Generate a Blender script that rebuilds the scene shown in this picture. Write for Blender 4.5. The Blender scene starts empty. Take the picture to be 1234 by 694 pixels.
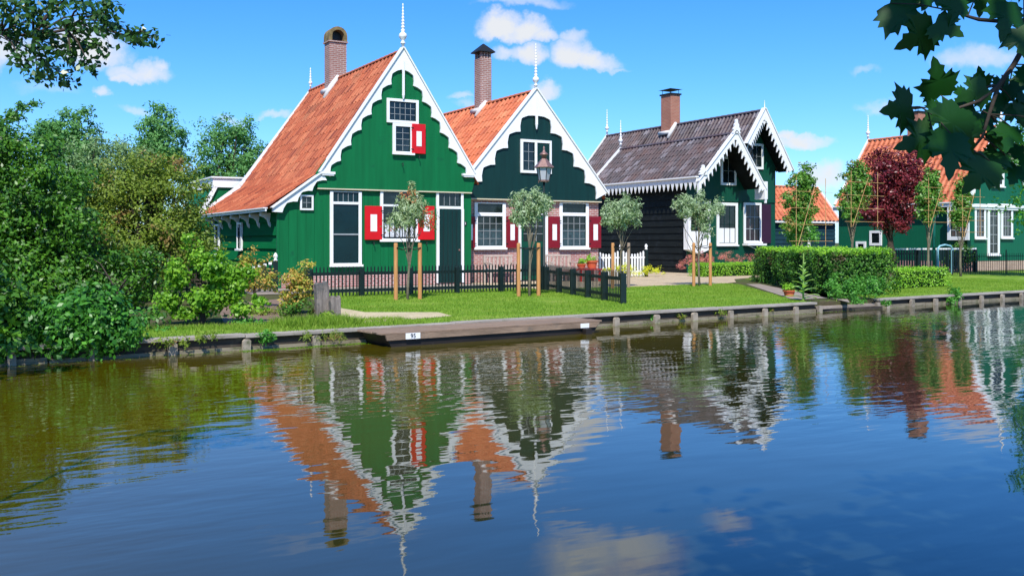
import bpy, bmesh, math, random
import numpy as np
from mathutils import Vector, Matrix

# ------------------------------------------------------------------ camera, world, sun
S = bpy.context.scene
COL = S.collection
TH = math.radians(29.94)
SN, CN = math.sin(TH), math.cos(TH)
FP = 1150.0      # focal length in photo pixels
HC = 1.25        # eye height above the lawn
WATER = -0.20
cam_d = bpy.data.cameras.new('camera'); cam = bpy.data.objects.new('camera', cam_d); COL.objects.link(cam)
cam.location = (0, 0, HC); cam.rotation_euler = (math.pi/2, 0, -TH)
cam_d.sensor_width = 36; cam_d.lens = 36*FP/1234; cam_d.shift_y = -55/1234
cam_d.clip_start = 0.05; cam_d.clip_end = 3000
S.camera = cam
S.view_settings.view_transform = 'Standard'; S.view_settings.look = 'None'
S.view_settings.exposure = 0.26; S.view_settings.gamma = 1.0
S.view_settings.use_curve_mapping = False

SUN_EL = math.radians(50); SUN_AZ = math.radians(33)     # azimuth from -Y towards -X
sd = Vector((-math.sin(SUN_AZ)*math.cos(SUN_EL), -math.cos(SUN_AZ)*math.cos(SUN_EL), math.sin(SUN_EL)))
sl = bpy.data.lights.new('sun', 'SUN'); sun = bpy.data.objects.new('sun', sl); COL.objects.link(sun)
sl.energy = 5.0; sl.angle = math.radians(0.5); sl.color = (1.0, 0.955, 0.88)
sun.rotation_euler = sd.to_track_quat('Z', 'Y').to_euler()
sun.location = (0, 0, 30)

def ray(px):
    t = (px-617)/FP
    return SN+CN*t, CN-SN*t
def onY(px, py, Y):                 # point of the picture -> point on the plane y = Y
    x, y = ray(px); z = Y/y
    return Vector((x*z, Y, HC+(292-py)/FP*z))
def onX(px, py, X):
    x, y = ray(px); z = X/x
    return Vector((X, y*z, HC+(292-py)/FP*z))
def gnd(px, py, zg=0.0):
    z = (HC-zg)*FP/(py-292); x, y = ray(px)
    return Vector((x*z, y*z, zg))
def atD(px, py, d):
    x, y = ray(px); return Vector((x*d, y*d, HC+(292-py)/FP*d))

class NT:
    def __init__(s, tree): s.t = tree; s.n = tree.nodes; s.l = tree.links
    def new(s, ty, **kw):
        nd = s.n.new(ty)
        for k, v in kw.items():
            if k in nd.inputs.keys(): s.set(nd, k, v)
            else: setattr(nd, k, v)
        return nd
    def set(s, nd, k, v):
        if hasattr(v, 'is_output'): s.l.new(v, nd.inputs[k])
        else: nd.inputs[k].default_value = v
    def math(s, op, a, b=0.0, c=None, clamp=False):
        nd = s.n.new('ShaderNodeMath'); nd.operation = op; nd.use_clamp = clamp
        s.set(nd, 0, a); s.set(nd, 1, b)
        if c is not None: s.set(nd, 2, c)
        return nd.outputs[0]
    def mix(s, f, a, b, mode='MIX'):
        nd = s.n.new('ShaderNodeMix'); nd.data_type = 'RGBA'; nd.blend_type = mode
        s.set(nd, 0, f); s.set(nd, 6, a); s.set(nd, 7, b)
        return nd.outputs[2]
    def dot(s, a, v):
        nd = s.n.new('ShaderNodeVectorMath'); nd.operation = 'DOT_PRODUCT'
        s.set(nd, 0, a); s.set(nd, 1, v); return nd.outputs['Value']
    def noise(s, vec, scale, detail=4, rough=0.55, out='Fac'):
        nd = s.n.new('ShaderNodeTexNoise'); s.set(nd, 'Vector', vec); s.set(nd, 'Scale', scale)
        s.set(nd, 'Detail', detail); s.set(nd, 'Roughness', rough); return nd.outputs[out]
    def ramp(s, f, stops, interp='LINEAR'):
        nd = s.n.new('ShaderNodeValToRGB'); cr = nd.color_ramp; cr.interpolation = interp
        while len(cr.elements) < len(stops): cr.elements.new(0.5)
        for e, (p, c) in zip(cr.elements, stops):
            e.position = p; e.color = (c[0], c[1], c[2], 1) if hasattr(c, '__len__') else (c, c, c, 1)
        s.set(nd, 'Fac', f); return nd.outputs['Color']
def c4(c): return (c[0], c[1], c[2], 1.0)

W = bpy.data.worlds.new('World'); S.world = W; W.use_nodes = True
w = NT(W.node_tree)
for nd in list(w.n): w.n.remove(nd)
sky = w.new('ShaderNodeTexSky', sky_type='NISHITA', sun_disc=False)
sky.sun_elevation = SUN_EL; sky.sun_rotation = math.atan2(sd.x, sd.y)
sky.altitude = 0; sky.air_density = 1.0; sky.dust_density = 0.3; sky.ozone_density = 2.6
tint = w.mix(1.0, sky.outputs[0], (0.66, 0.89, 1.26, 1), 'MULTIPLY')
hs = w.new('ShaderNodeHueSaturation', Saturation=1.15, Value=1.0, Color=tint)
bg1 = w.new('ShaderNodeBackground', Color=hs.outputs[0], Strength=0.14)
bg2 = w.new('ShaderNodeBackground', Color=(0.97, 0.985, 1.0, 1), Strength=0.74)
geo = w.new('ShaderNodeNewGeometry')
gen = w.new('ShaderNodeTexCoord').outputs['Generated']
nz = w.noise(gen, 13.0, 6, 0.62, 'Color')
sub = w.new('ShaderNodeVectorMath', operation='SUBTRACT'); w.set(sub, 0, nz); w.set(sub, 1, (0.5, 0.5, 0.5))
scl = w.new('ShaderNodeVectorMath', operation='SCALE'); w.set(scl, 0, sub.outputs[0]); scl.inputs['Scale'].default_value = 0.06
add = w.new('ShaderNodeVectorMath', operation='ADD'); w.set(add, 0, gen); w.set(add, 1, scl.outputs[0])
D = add.outputs[0]
#        px   py   w    h   strength     (bearing and height of each cloud, measured off the photograph)
CL = [(175, 84, 42, 17, 1.0), (158, 92, 20, 10, .9), (196, 76, 16, 11, .9), (112, 62, 44, 30, 1.05), (12, 70, 46, 32, .95), (128, 113, 14, 8, .7), (168, 130, 20, 9, .6),
      (602, 36, 32, 24, 1.2), (632, 38, 34, 20, 1.1), (655, 42, 26, 13, 1.0), (628, 4, 66, 12, .6), (612, 66, 22, 12, .7), (640, 68, 30, 22, 1.1), (692, 66, 32, 30, 1.2), (712, 74, 40, 18, 1.05), (690, 42, 20, 11, .8), (735, 82, 26, 6, .6), (658, 112, 26, 16, .95),
      (552, 120, 22, 8, .6), (968, 172, 46, 12, 1.1), (950, 166, 20, 10, 1.0), (1000, 214, 34, 26, 1.0), (1062, 130, 36, 13, .7), (1040, 88, 22, 8, .45), (330, 141, 22, 8, .7), (285, 148, 24, 9, .5), (1180, 70, 50, 20, .7),
      (560, 130, 26, 8, .5), (60, 110, 40, 12, .4), (735, -88, 105, 62, .8), (700, -50, 50, 26, .6), (872, -48, 42, 24, .6), (420, -60, 120, 16, .35), (1330, 190, 80, 30, .9), (-120, 160, 100, 36, .9), (1500, 60, 120, 40, .8)]
acc = None
for (px, py, ww, hh, st) in CL:
    v = atD(px, py, 1.0)-Vector((0, 0, HC)); v.normalize()
    r = Vector((v.y, -v.x, 0)).normalized(); u = r.cross(v)
    a = w.dot(D, tuple(r/(ww/FP))); b = w.dot(D, tuple(u/(hh/FP)))
    q = w.math('ADD', w.math('MULTIPLY', a, a), w.math('MULTIPLY', b, b))
    # flatter underside: below its middle a cloud ends sooner
    q = w.math('ADD', q, w.math('MULTIPLY', w.math('LESS_THAN', b, 0.0), w.math('MULTIPLY', w.math('MULTIPLY', b, b), 1.1)))
    k = w.math('MULTIPLY', w.math('SUBTRACT', 1.0, q), st)
    k = w.math('MULTIPLY', w.math('GREATER_THAN', w.dot(gen, tuple(v)), 0.0), k)
    acc = k if acc is None else w.math('MAXIMUM', acc, k)
soft = w.noise(D, 26.0, 5, 0.6)
den = w.math('MULTIPLY', w.math('ADD', acc, w.math('MULTIPLY', w.math('SUBTRACT', soft, 0.50), 1.0)), 0.95, clamp=True)
den = w.math('MULTIPLY', den, w.math('GREATER_THAN', acc, 0.0))
den = w.math('MULTIPLY', w.math('SMOOTH_MIN', den, 0.97, 0.2), w.math('MULTIPLY', acc, 1.9, clamp=True))
mx = w.new('ShaderNodeMixShader'); w.set(mx, 0, den); w.l.new(bg1.outputs[0], mx.inputs[1]); w.l.new(bg2.outputs[0], mx.inputs[2])
wo = w.new('ShaderNodeOutputWorld'); w.l.new(mx.outputs[0], wo.inputs['Surface'])

# ------------------------------------------------------------------ materials
def mat(name, base, rough=0.6, spec=0.4, metallic=0.0, var=0.12, vs=3.0, dirt=None, bump=0.0, bs=30.0, grain=None, trans=0.0):
    m = bpy.data.materials.new(name); m.use_nodes = True; t = NT(m.node_tree)
    bs_ = t.n['Principled BSDF']; co = t.new('ShaderNodeTexCoord').outputs['Object']
    col = c4(base)
    if grain:
        mp = t.new('ShaderNodeMapping', Vector=co); mp.inputs['Scale'].default_value = grain; vec = mp.outputs[0]
    else: vec = co
    n1 = t.noise(vec, vs, 5, 0.6)
    lo = tuple(x*(1-var) for x in base); hi = tuple(min(1, x*(1+var)) for x in base)
    o = t.ramp(n1, [(0.3, lo), (0.7, hi)])
    if dirt:
        n2 = t.noise(co, dirt[1], 6, 0.7)
        o = t.mix(t.ramp(n2, [(dirt[2], 0.0), (dirt[2]+0.12, 1.0)]), o, c4(dirt[0]))
    t.set(bs_, 'Base Color', o); bs_.inputs['Roughness'].default_value = rough
    bs_.inputs['Specular IOR Level'].default_value = spec; bs_.inputs['Metallic'].default_value = metallic
    if bump:
        b = t.new('ShaderNodeBump', Strength=bump, Distance=0.02, Height=t.noise(vec, bs, 4, 0.6)); t.set(bs_, 'Normal', b.outputs[0])
    return m

def mat_wall_brick(name, c1, c2, mortar, bw=0.20, rh=0.062, ms=0.011):
    m = bpy.data.materials.new(name); m.use_nodes = True; t = NT(m.node_tree); B = t.n['Principled BSDF']
    co = t.new('ShaderNodeTexCoord').outputs['Object']; sp = t.new('ShaderNodeSeparateXYZ', Vector=co)
    cb = t.new('ShaderNodeCombineXYZ', X=t.math('ADD', sp.outputs[0], sp.outputs[1]), Y=sp.outputs[2])
    br = t.new('ShaderNodeTexBrick', Vector=cb.outputs[0], Scale=1.0)
    br.inputs['Color1'].default_value = c4(c1); br.inputs['Color2'].default_value = c4(c2); br.inputs['Mortar'].default_value = c4(mortar)
    br.inputs['Brick Width'].default_value = bw; br.inputs['Row Height'].default_value = rh
    br.inputs['Mortar Size'].default_value = ms; br.inputs['Bias'].default_value = 0.0
    n = t.noise(co, 2.2, 5, 0.65)
    o = t.mix(t.ramp(n, [(0.35, 0.0), (0.7, 0.45)]), br.outputs['Color'], c4(tuple(x*0.55 for x in c1)))
    t.set(B, 'Base Color', o); B.inputs['Roughness'].default_value = 0.85
    b = t.new('ShaderNodeBump', Strength=0.6, Distance=0.01, Height=t.math('SUBTRACT', 1.0, br.outputs['Fac'])); t.set(B, 'Normal', b.outputs[0])
    return m

def mat_tile(name, cols, moss, mossf=0.62, rough=0.55, spec=0.35):
    m = bpy.data.materials.new(name); m.use_nodes = True; t = NT(m.node_tree); B = t.n['Principled BSDF']
    uv = t.new('ShaderNodeUVMap').outputs[0]
    fl = t.new('ShaderNodeVectorMath', operation='FLOOR'); t.set(fl, 0, uv)
    wn = t.new('ShaderNodeTexWhiteNoise', noise_dimensions='2D'); t.set(wn, 'Vector', fl.outputs[0])
    o = t.ramp(wn.outputs['Value'], [(i/(len(cols)-1), c) for i, c in enumerate(cols)])
    co = t.new('ShaderNodeTexCoord').outputs['Object']
    n = t.noise(co, 1.3, 6, 0.7); n3 = t.noise(co, 11.0, 4, 0.7)
    o = t.mix(t.ramp(n, [(mossf-0.1, 0.0), (mossf+0.14, 0.75)]), o, c4(moss))
    o = t.mix(t.ramp(n3, [(0.5, 0.0), (0.75, 0.6)]), o, c4(tuple(x*0.55 for x in cols[0])))
    t.set(B, 'Base Color', o); B.inputs['Roughness'].default_value = rough; B.inputs['Specular IOR Level'].default_value = spec
    b = t.new('ShaderNodeBump', Strength=0.35, Distance=0.01, Height=t.noise(co, 40, 4, 0.6)); t.set(B, 'Normal', b.outputs[0])
    return m

def mat_leaf(name, stops, trans=0.3, rough=0.45, spec=0.35, clump=1.6, alt=None):
    m = bpy.data.materials.new(name); m.use_nodes = True; t = NT(m.node_tree); B = t.n['Principled BSDF']
    g = t.new('ShaderNodeNewGeometry'); co = t.new('ShaderNodeTexCoord').outputs['Object']
    n = t.noise(co, clump, 3, 0.5)
    f = t.math('ADD', t.math('MULTIPLY', g.outputs['Random Per Island'], 0.6), t.math('MULTIPLY', t.math('SUBTRACT', n, 0.3), 0.95), clamp=True)
    o = t.ramp(f, [(i/(len(stops)-1), c) for i, c in enumerate(stops)])
    if alt:
        n2 = t.noise(co, alt[1], 3, 0.5); f2 = t.math('ADD', n2, t.math('MULTIPLY', g.outputs['Random Per Island'], 0.12))
        o = t.mix(t.ramp(f2, [(alt[2], 0.0), (alt[2]+0.06, 1.0)]), o, c4(alt[0]))
    t.set(B, 'Base Color', o); B.inputs['Roughness'].default_value = rough; B.inputs['Specular IOR Level'].default_value = spec
    tr = t.new('ShaderNodeBsdfTranslucent'); br = t.mix(1.0, o, (1.25, 1.35, 0.55, 1), 'MULTIPLY'); t.set(tr, 'Color', br)
    mxn = t.new('ShaderNodeMixShader'); mxn.inputs[0].default_value = trans
    t.l.new(B.outputs[0], mxn.inputs[1]); t.l.new(tr.outputs[0], mxn.inputs[2])
    t.l.new(mxn.outputs[0], t.n['Material Output'].inputs['Surface'])
    return m

GREEN = mat('green_paint', (0.0020, 0.128, 0.038), 0.55, 0.22, var=0.16, vs=1.2, grain=(6, 6, 0.4), bump=0.08, bs=50, dirt=((0.004, 0.080, 0.034), 1.8, 0.62))
SIDEGREEN = mat('matt_green_boarding', (0.0020, 0.135, 0.040), 0.85, 0.06, var=0.18, vs=1.6, grain=(1, .5, 5), dirt=((0.004, 0.080, 0.034), 1.8, 0.6))
DKGREEN = mat('dark_green_paint', (0.0018, 0.027, 0.023), 0.5, 0.35, var=0.2, vs=1.5, grain=(7, 7, 0.5))
MIDGREEN = mat('mid_green_paint', (0.002, 0.062, 0.034), 0.5, 0.35, var=0.12, vs=1.5, grain=(7, 7, 0.5))
FARGREEN = mat('far_green_paint', (0.003, 0.105, 0.050), 0.5, 0.35, var=0.12, vs=1.5, grain=(7, 7, 0.5))
TAR = mat('tarred_board', (0.0065, 0.0085, 0.0075), 0.65, 0.2, var=0.5, vs=2.0, grain=(1, 0.7, 6), dirt=((0.013, 0.016, 0.018), 3.0, 0.55), bump=0.2, bs=25)
WHITE = mat('white_paint', (0.80, 0.80, 0.78), 0.45, 0.4, var=0.04, vs=3.0, dirt=((0.55, 0.54, 0.48), 6.0, 0.68))
CREAM = mat('cream_paint', (0.62, 0.55, 0.38), 0.5, 0.4, var=0.06)
RED = mat('red_paint', (0.60, 0.004, 0.006), 0.35, 0.45, var=0.08)
CRIMSON = mat('crimson_paint', (0.20, 0.004, 0.012), 0.4, 0.45, var=0.1)
PLUMP = mat('aubergine_paint', (0.035, 0.010, 0.030), 0.5, 0.4, var=0.1)
GLASS = mat('window_glass', (0.006, 0.011, 0.012), 0.06, 0.55, var=0.5, vs=1.5, dirt=((0.022, 0.034, 0.036), 2.2, 0.52))
DIMC = mat('dim_curtain', (0.035, 0.065, 0.072), 0.5, 0.5, var=0.45, vs=14)
BLIND = mat('teal_blind', (0.004, 0.020, 0.022), 0.25, 0.5, var=0.25, vs=2)
LANTGLASS = mat('lantern_glass', (0.42, 0.43, 0.46), 0.35, 0.5, var=0.05)
IRON = mat('black_iron', (0.012, 0.013, 0.013), 0.5, 0.4, var=0.1)
LEAD = mat('glazing_lead', (0.30, 0.32, 0.32), 0.5, 0.4, var=0.1)
LACE = mat('lace_curtain', (0.62, 0.64, 0.66), 0.8, 0.2, var=0.35, vs=22, dirt=((0.25, 0.27, 0.28), 30, 0.62))
COPPER = mat('lantern_copper', (0.26, 0.15, 0.125), 0.45, 0.5, metallic=0.35, var=0.2, vs=12)
MORTAR = mat('lime_mortar', (0.62, 0.60, 0.57), 0.9, 0.2, var=0.12, vs=10)
BRICK = mat_wall_brick('pink_brick', (0.38, 0.125, 0.105), (0.46, 0.19, 0.155), (0.60, 0.50, 0.46))
BRICK_CH = mat_wall_brick('chimney_brick', (0.30, 0.125, 0.095), (0.36, 0.18, 0.14), (0.50, 0.42, 0.38), 0.2, 0.065, 0.012)
BRICK_OR = mat_wall_brick('orange_brick', (0.42, 0.15, 0.09), (0.36, 0.12, 0.075), (0.42, 0.28, 0.20), 0.2, 0.065, 0.009)
TILE = mat_tile('orange_pantile', [(0.20, 0.042, 0.018), (0.43, 0.105, 0.038), (0.30, 0.066, 0.024), (0.50, 0.155, 0.065), (0.36, 0.085, 0.030)], (0.16, 0.10, 0.05), 0.66)
TILEB = mat_tile('bright_pantile', [(0.34, 0.075, 0.030), (0.54, 0.145, 0.055), (0.46, 0.11, 0.040), (0.58, 0.20, 0.085)], (0.24, 0.12, 0.05), 0.68)
TILEG = mat_tile('grey_pantile', [(0.020, 0.016, 0.020), (0.078, 0.064, 0.076), (0.036, 0.028, 0.034), (0.052, 0.036, 0.040), (0.17, 0.155, 0.175)], (0.095, 0.042, 0.034), 0.52, rough=0.55, spec=0.4)
STAKE = mat('round_stake_wood', (0.50, 0.235, 0.085), 0.7, 0.3, var=0.25, vs=2.0, grain=(12, 12, 1.2), dirt=((0.30, 0.20, 0.12), 3, 0.6))
STAKEG = mat('grey_stake_wood', (0.30, 0.22, 0.16), 0.8, 0.2, var=0.25, vs=2.0, grain=(12, 12, 1.2))
BARK = mat('bark', (0.17, 0.145, 0.10), 0.9, 0.2, var=0.4, vs=6, bump=0.5, bs=18)
BARKD = mat('dark_bark', (0.055, 0.042, 0.032), 0.9, 0.2, var=0.4, vs=6, bump=0.5, bs=18)
BANKTOP = mat('weathered_cap_plank', (0.33, 0.295, 0.25), 0.85, 0.2, var=0.3, vs=2.5, grain=(0.6, 6, 6), dirt=((0.16, 0.16, 0.10), 4, 0.58), bump=0.4, bs=20)
BANKDK = mat('wet_bank_board', (0.050, 0.040, 0.030), 0.7, 0.3, var=0.4, vs=3, grain=(0.8, 4, 6), dirt=((0.11, 0.10, 0.06), 5, 0.6))
BANKPOST = mat('bank_post_wood', (0.30, 0.255, 0.20), 0.85, 0.2, var=0.3, vs=5, dirt=((0.12, 0.12, 0.07), 7, 0.55))
WALING = mat('waterline_board', (0.22, 0.19, 0.13), 0.8, 0.3, var=0.4, vs=4, grain=(0.6, 5, 8), dirt=((0.09, 0.10, 0.04), 5, 0.52))
BOATTOP = mat('grey_boat_deck', (0.25, 0.175, 0.12), 0.8, 0.25, var=0.3, vs=2.5, grain=(0.5, 7, 3), dirt=((0.13, 0.12, 0.10), 3, 0.6), bump=0.4, bs=18)
BOATDK = mat('black_boat_hull', (0.020, 0.015, 0.012), 0.55, 0.35, var=0.5, vs=2.5, grain=(0.6, 3, 6), dirt=((0.08, 0.07, 0.06), 4, 0.62))
BOLLARD = mat('weathered_grey_timber', (0.20, 0.17, 0.15), 0.9, 0.2, var=0.45, vs=3, grain=(5, 5, 0.8), dirt=((0.07, 0.08, 0.08), 4, 0.5), bump=0.7, bs=14)
TERRA = mat('terracotta', (0.50, 0.11, 0.045), 0.7, 0.3, var=0.15)
PINKF = None
BENCHW = mat('bleached_bench_wood', (0.46, 0.37, 0.31), 0.8, 0.2, var=0.2, vs=8)
BAMBOO = mat('bamboo', (0.52, 0.30, 0.12), 0.6, 0.3, var=0.2, vs=8)
FENCE = mat('fence_dark_green', (0.004, 0.014, 0.013), 0.5, 0.4, var=0.2, vs=6, dirt=((0.03, 0.05, 0.045), 6, 0.66))
TEAL = mat('teal_post', (0.004, 0.13, 0.12), 0.45, 0.4, var=0.1)
PALEBLUE = mat('pale_blue_frame', (0.25, 0.50, 0.60), 0.5, 0.4, var=0.1)

L_WILLOW = mat_leaf('willow_leaf', [(0.13, 0.22, 0.08), (0.28, 0.39, 0.19), (0.50, 0.58, 0.40)], 0.2, 0.5, 0.3, 3.0)
L_WILLOWR = mat_leaf('willow_leaf_rust', [(0.13, 0.22, 0.08), (0.30, 0.40, 0.19), (0.50, 0.58, 0.38)], 0.2, 0.5, 0.3, 3.0, alt=((0.55, 0.15, 0.05), 1.5, 0.64))
L_GREY = mat_leaf('grey_green_leaf', [(0.10, 0.20, 0.06), (0.18, 0.30, 0.11), (0.28, 0.41, 0.18)], 0.25, 0.5, 0.3, 2.0)
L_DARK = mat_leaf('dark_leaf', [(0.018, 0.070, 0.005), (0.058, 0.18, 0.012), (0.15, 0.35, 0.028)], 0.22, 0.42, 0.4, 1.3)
L_GLOSS = mat_leaf('glossy_leaf', [(0.014, 0.070, 0.004), (0.045, 0.19, 0.014), (0.13, 0.38, 0.045)], 0.2, 0.42, 0.4, 1.6)
L_YEL = mat_leaf('yellow_green_leaf', [(0.07, 0.21, 0.012), (0.17, 0.38, 0.022), (0.34, 0.54, 0.05)], 0.35, 0.45, 0.35, 1.8)
L_OLIVE = mat_leaf('olive_leaf', [(0.085, 0.15, 0.016), (0.18, 0.26, 0.028), (0.30, 0.38, 0.055)], 0.25, 0.5, 0.3, 1.0, alt=((0.24, 0.15, 0.05), 1.1, 0.66))
L_BACK = mat_leaf('distant_leaf', [(0.06, 0.18, 0.045), (0.11, 0.29, 0.07), (0.18, 0.38, 0.11)], 0.3, 0.5, 0.3, 0.8)
L_MID = mat_leaf('mid_leaf', [(0.05, 0.18, 0.02), (0.09, 0.30, 0.035), (0.17, 0.42, 0.06)], 0.3, 0.45, 0.35, 1.2)
L_HEDGE = mat_leaf('hedge_leaf', [(0.022, 0.085, 0.008), (0.055, 0.17, 0.014), (0.14, 0.30, 0.025)], 0.2, 0.5, 0.3, 1.6, alt=((0.07, 0.05, 0.018), 1.4, 0.66))
L_BOX = mat_leaf('box_leaf', [(0.13, 0.34, 0.015), (0.23, 0.48, 0.025), (0.36, 0.60, 0.05)], 0.25, 0.4, 0.4, 3)
L_PLUM = mat_leaf('plum_leaf', [(0.055, 0.006, 0.010), (0.17, 0.016, 0.024), (0.38, 0.075, 0.085)], 0.25, 0.35, 0.45, 2.0)
L_ORANGE = mat_leaf('autumn_leaf', [(0.10, 0.22, 0.02), (0.36, 0.40, 0.05), (0.60, 0.33, 0.09), (0.22, 0.36, 0.04)], 0.3, 0.5, 0.3, 3.0)
L_LIME = mat_leaf('pleached_leaf', [(0.045, 0.15, 0.015), (0.10, 0.26, 0.028), (0.22, 0.38, 0.07)], 0.3, 0.42, 0.4, 2.5, alt=((0.35, 0.25, 0.07), 2.2, 0.67))
L_MAPLE = mat_leaf('maple_leaf', [(0.004, 0.036, 0.004), (0.008, 0.058, 0.005), (0.016, 0.085, 0.009)], 0.16, 0.45, 0.3, 4)
L_ALDER = mat_leaf('alder_leaf', [(0.015, 0.055, 0.010), (0.035, 0.11, 0.018), (0.10, 0.21, 0.035)], 0.2, 0.35, 0.5, 4)
L_PINK = mat_leaf('pink_flower', [(0.42, 0.10, 0.11), (0.62, 0.22, 0.20), (0.45, 0.28, 0.12)], 0.2, 0.6, 0.2, 3)
L_YELF = mat_leaf('yellow_flower', [(0.25, 0.40, 0.03), (0.75, 0.70, 0.04), (0.20, 0.38, 0.04)], 0.2, 0.6, 0.2, 3)
L_GRASS = mat_leaf('grass_blade', [(0.10, 0.21, 0.014), (0.18, 0.31, 0.024), (0.32, 0.42, 0.07)], 0.25, 0.6, 0.2, 0.7)

# ------------------------------------------------------------------ mesh helpers
def wloc(o):
    v = Vector((0, 0, 0))
    while o is not None: v += o.location; o = o.parent
    return v
def put(name, me, m, parent=None, kind=None):
    o = bpy.data.objects.new(name, me)
    if m is not None: me.materials.append(m)
    COL.objects.link(o)
    if parent is not None: o.parent = parent
    if kind: o['kind'] = kind
    return o
def tag(o, label, cat, group=None, kind=None):
    o['label'] = label; o['category'] = cat
    if group: o['group'] = group
    if kind: o['kind'] = kind
    return o
def thing(name, label, cat, loc, group=None):
    o = bpy.data.objects.new(name, None); COL.objects.link(o); o.location = loc; o.empty_display_size = 0.2
    return tag(o, label, cat, group)

class MB:
    def __init__(s): s.v = []; s.f = []
    def add(s, vs, fs):
        b = len(s.v); s.v += [tuple(v) for v in vs]; s.f += [tuple(i+b for i in f) for f in fs]; return s
    def box(s, x0, x1, y0, y1, z0, z1, M=None):
        vs = [Vector((x, y, z)) for x in (x0, x1) for y in (y0, y1) for z in (z0, z1)]
        if M is not None: vs = [M @ v for v in vs]
        return s.add(vs, [(0, 1, 3, 2), (4, 6, 7, 5), (0, 4, 5, 1), (2, 3, 7, 6), (0, 2, 6, 4), (1, 5, 7, 3)])
    def prism(s, poly, y0, y1, plane='XZ'):
        n = len(poly)
        def P(a, b, d):
            return (a, d, b) if plane == 'XZ' else ((d, a, b) if plane == 'YZ' else (a, b, d))
        vs = [P(a, b, y0) for a, b in poly]+[P(a, b, y1) for a, b in poly]
        fs = [tuple(range(n)), tuple(range(2*n-1, n-1, -1))]+[(i, i+n, (i+1) % n+n, (i+1) % n) for i in range(n)]
        return s.add(vs, fs)
    def tube(s, pts, rad, n=8, cap=True):
        pts = [Vector(p) for p in pts]
        if not hasattr(rad, '__len__'): rad = [rad]*len(pts)
        ref = Vector((0.31, 0.2, 0.93)).normalized(); vs = []; fs = []
        for i, p in enumerate(pts):
            d = (pts[min(i+1, len(pts)-1)]-pts[max(i-1, 0)]).normalized()
            a = d.cross(ref)
            if a.length < 0.05: a = d.cross(Vector((1, 0, 0)))
            a.normalize(); b = d.cross(a)
            for k in range(n):
                t = 2*math.pi*k/n; vs.append(p+(a*math.cos(t)+b*math.sin(t))*rad[i])
        for i in range(len(pts)-1):
            for k in range(n): fs.append((i*n+k, i*n+(k+1) % n, (i+1)*n+(k+1) % n, (i+1)*n+k))
        if cap: fs += [tuple(range(n))[::-1], tuple(range((len(pts)-1)*n, len(pts)*n))]
        return s.add(vs, fs)
    def lathe(s, c, prof, n=16):
        vs = []; fs = []
        for r, z in prof:
            for k in range(n):
                t = 2*math.pi*k/n; vs.append((c[0]+r*math.cos(t), c[1]+r*math.sin(t), c[2]+z))
        for i in range(len(prof)-1):
            for k in range(n): fs.append((i*n+k, i*n+(k+1) % n, (i+1)*n+(k+1) % n, (i+1)*n+k))
        fs += [tuple(range(n))[::-1], tuple(range((len(prof)-1)*n, len(prof)*n))]
        return s.add(vs, fs)
    def build(s, name, m, parent=None, kind=None, smooth=False, bevel=0.0):
        off = wloc(parent)
        me = bpy.data.meshes.new(name)
        me.from_pydata([(v[0]-off.x, v[1]-off.y, v[2]-off.z) for v in s.v], [], s.f); me.validate()
        bm = bmesh.new(); bm.from_mesh(me); bmesh.ops.recalc_face_normals(bm, faces=bm.faces); bm.to_mesh(me); bm.free()
        if smooth: me.polygons.foreach_set('use_smooth', [True]*len(me.polygons))
        o = put(name, me, m, parent, kind)
        if bevel:
            b = o.modifiers.new('bevel', 'BEVEL'); b.width = bevel; b.segments = 2; b.limit_method = 'ANGLE'
        return o
def fx(face, pl, mb, u0, u1, d0, d1, z0, z1):      # box on a facade: u along it, d out of it
    if face == 'F': mb.box(u0, u1, pl-d1, pl-d0, z0, z1)
    else: mb.box(pl-d1, pl-d0, u0, u1, z0, z1)

def quads_obj(name, P, m, parent, kind=None, k=4):
    P = np.asarray(P, dtype=np.float32)
    n = len(P)//k
    off = wloc(parent); P = P-np.array(off, dtype=np.float32)
    me = bpy.data.meshes.new(name)
    me.vertices.add(n*k); me.vertices.foreach_set('co', P.ravel())
    me.loops.add(n*k); me.loops.foreach_set('vertex_index', np.arange(n*k, dtype=np.int32))
    me.polygons.add(n); me.polygons.foreach_set('loop_start', np.arange(n, dtype=np.int32)*k)
    me.update(calc_edges=True)
    return put(name, me, m, parent, kind)
def rnd_unit(rng, n):
    v = rng.normal(size=(n, 3)); return v/np.linalg.norm(v, axis=1, keepdims=True)
def leaf_quads(rng, p, out, size, aspect=0.5, droop=0.0, up=0.35, jit=0.35):
    n = len(p)
    nm = 0.75*out+0.75*rnd_unit(rng, n)+np.array([0, -0.12, up]); nm /= np.linalg.norm(nm, axis=1, keepdims=True)
    t = np.cross(nm, rnd_unit(rng, n))+np.array([0, 0, -droop]); t /= np.linalg.norm(t, axis=1, keepdims=True)
    s_ = np.cross(nm, t); s_ /= np.linalg.norm(s_, axis=1, keepdims=True)
    L = size*(1+jit*rng.uniform(-1, 1, size=(n, 1))); Wd = L*aspect*0.5
    a = p; b = p+t*L*0.45+s_*Wd-nm*L*0.05; c = p+t*L-nm*L*0.12; d = p+t*L*0.45-s_*Wd-nm*L*0.05
    return np.stack([a, b, c, d], axis=1).reshape(-1, 3)
def clumps_in(rng, ells, n, shell=0.55):
    ells = np.array(ells, dtype=float); vol = ells[:, 3]*ells[:, 4]*ells[:, 5]; pk = rng.choice(len(ells), n, p=vol/vol.sum())
    e = ells[pk]; d = rnd_unit(rng, n); r = shell+(1-shell)*rng.uniform(0, 1, (n, 1))
    r = np.where(rng.uniform(0, 1, (n, 1)) < 0.22, rng.uniform(0, shell, (n, 1)), r)
    return e[:, :3]+d*r*e[:, 3:6], d
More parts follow.
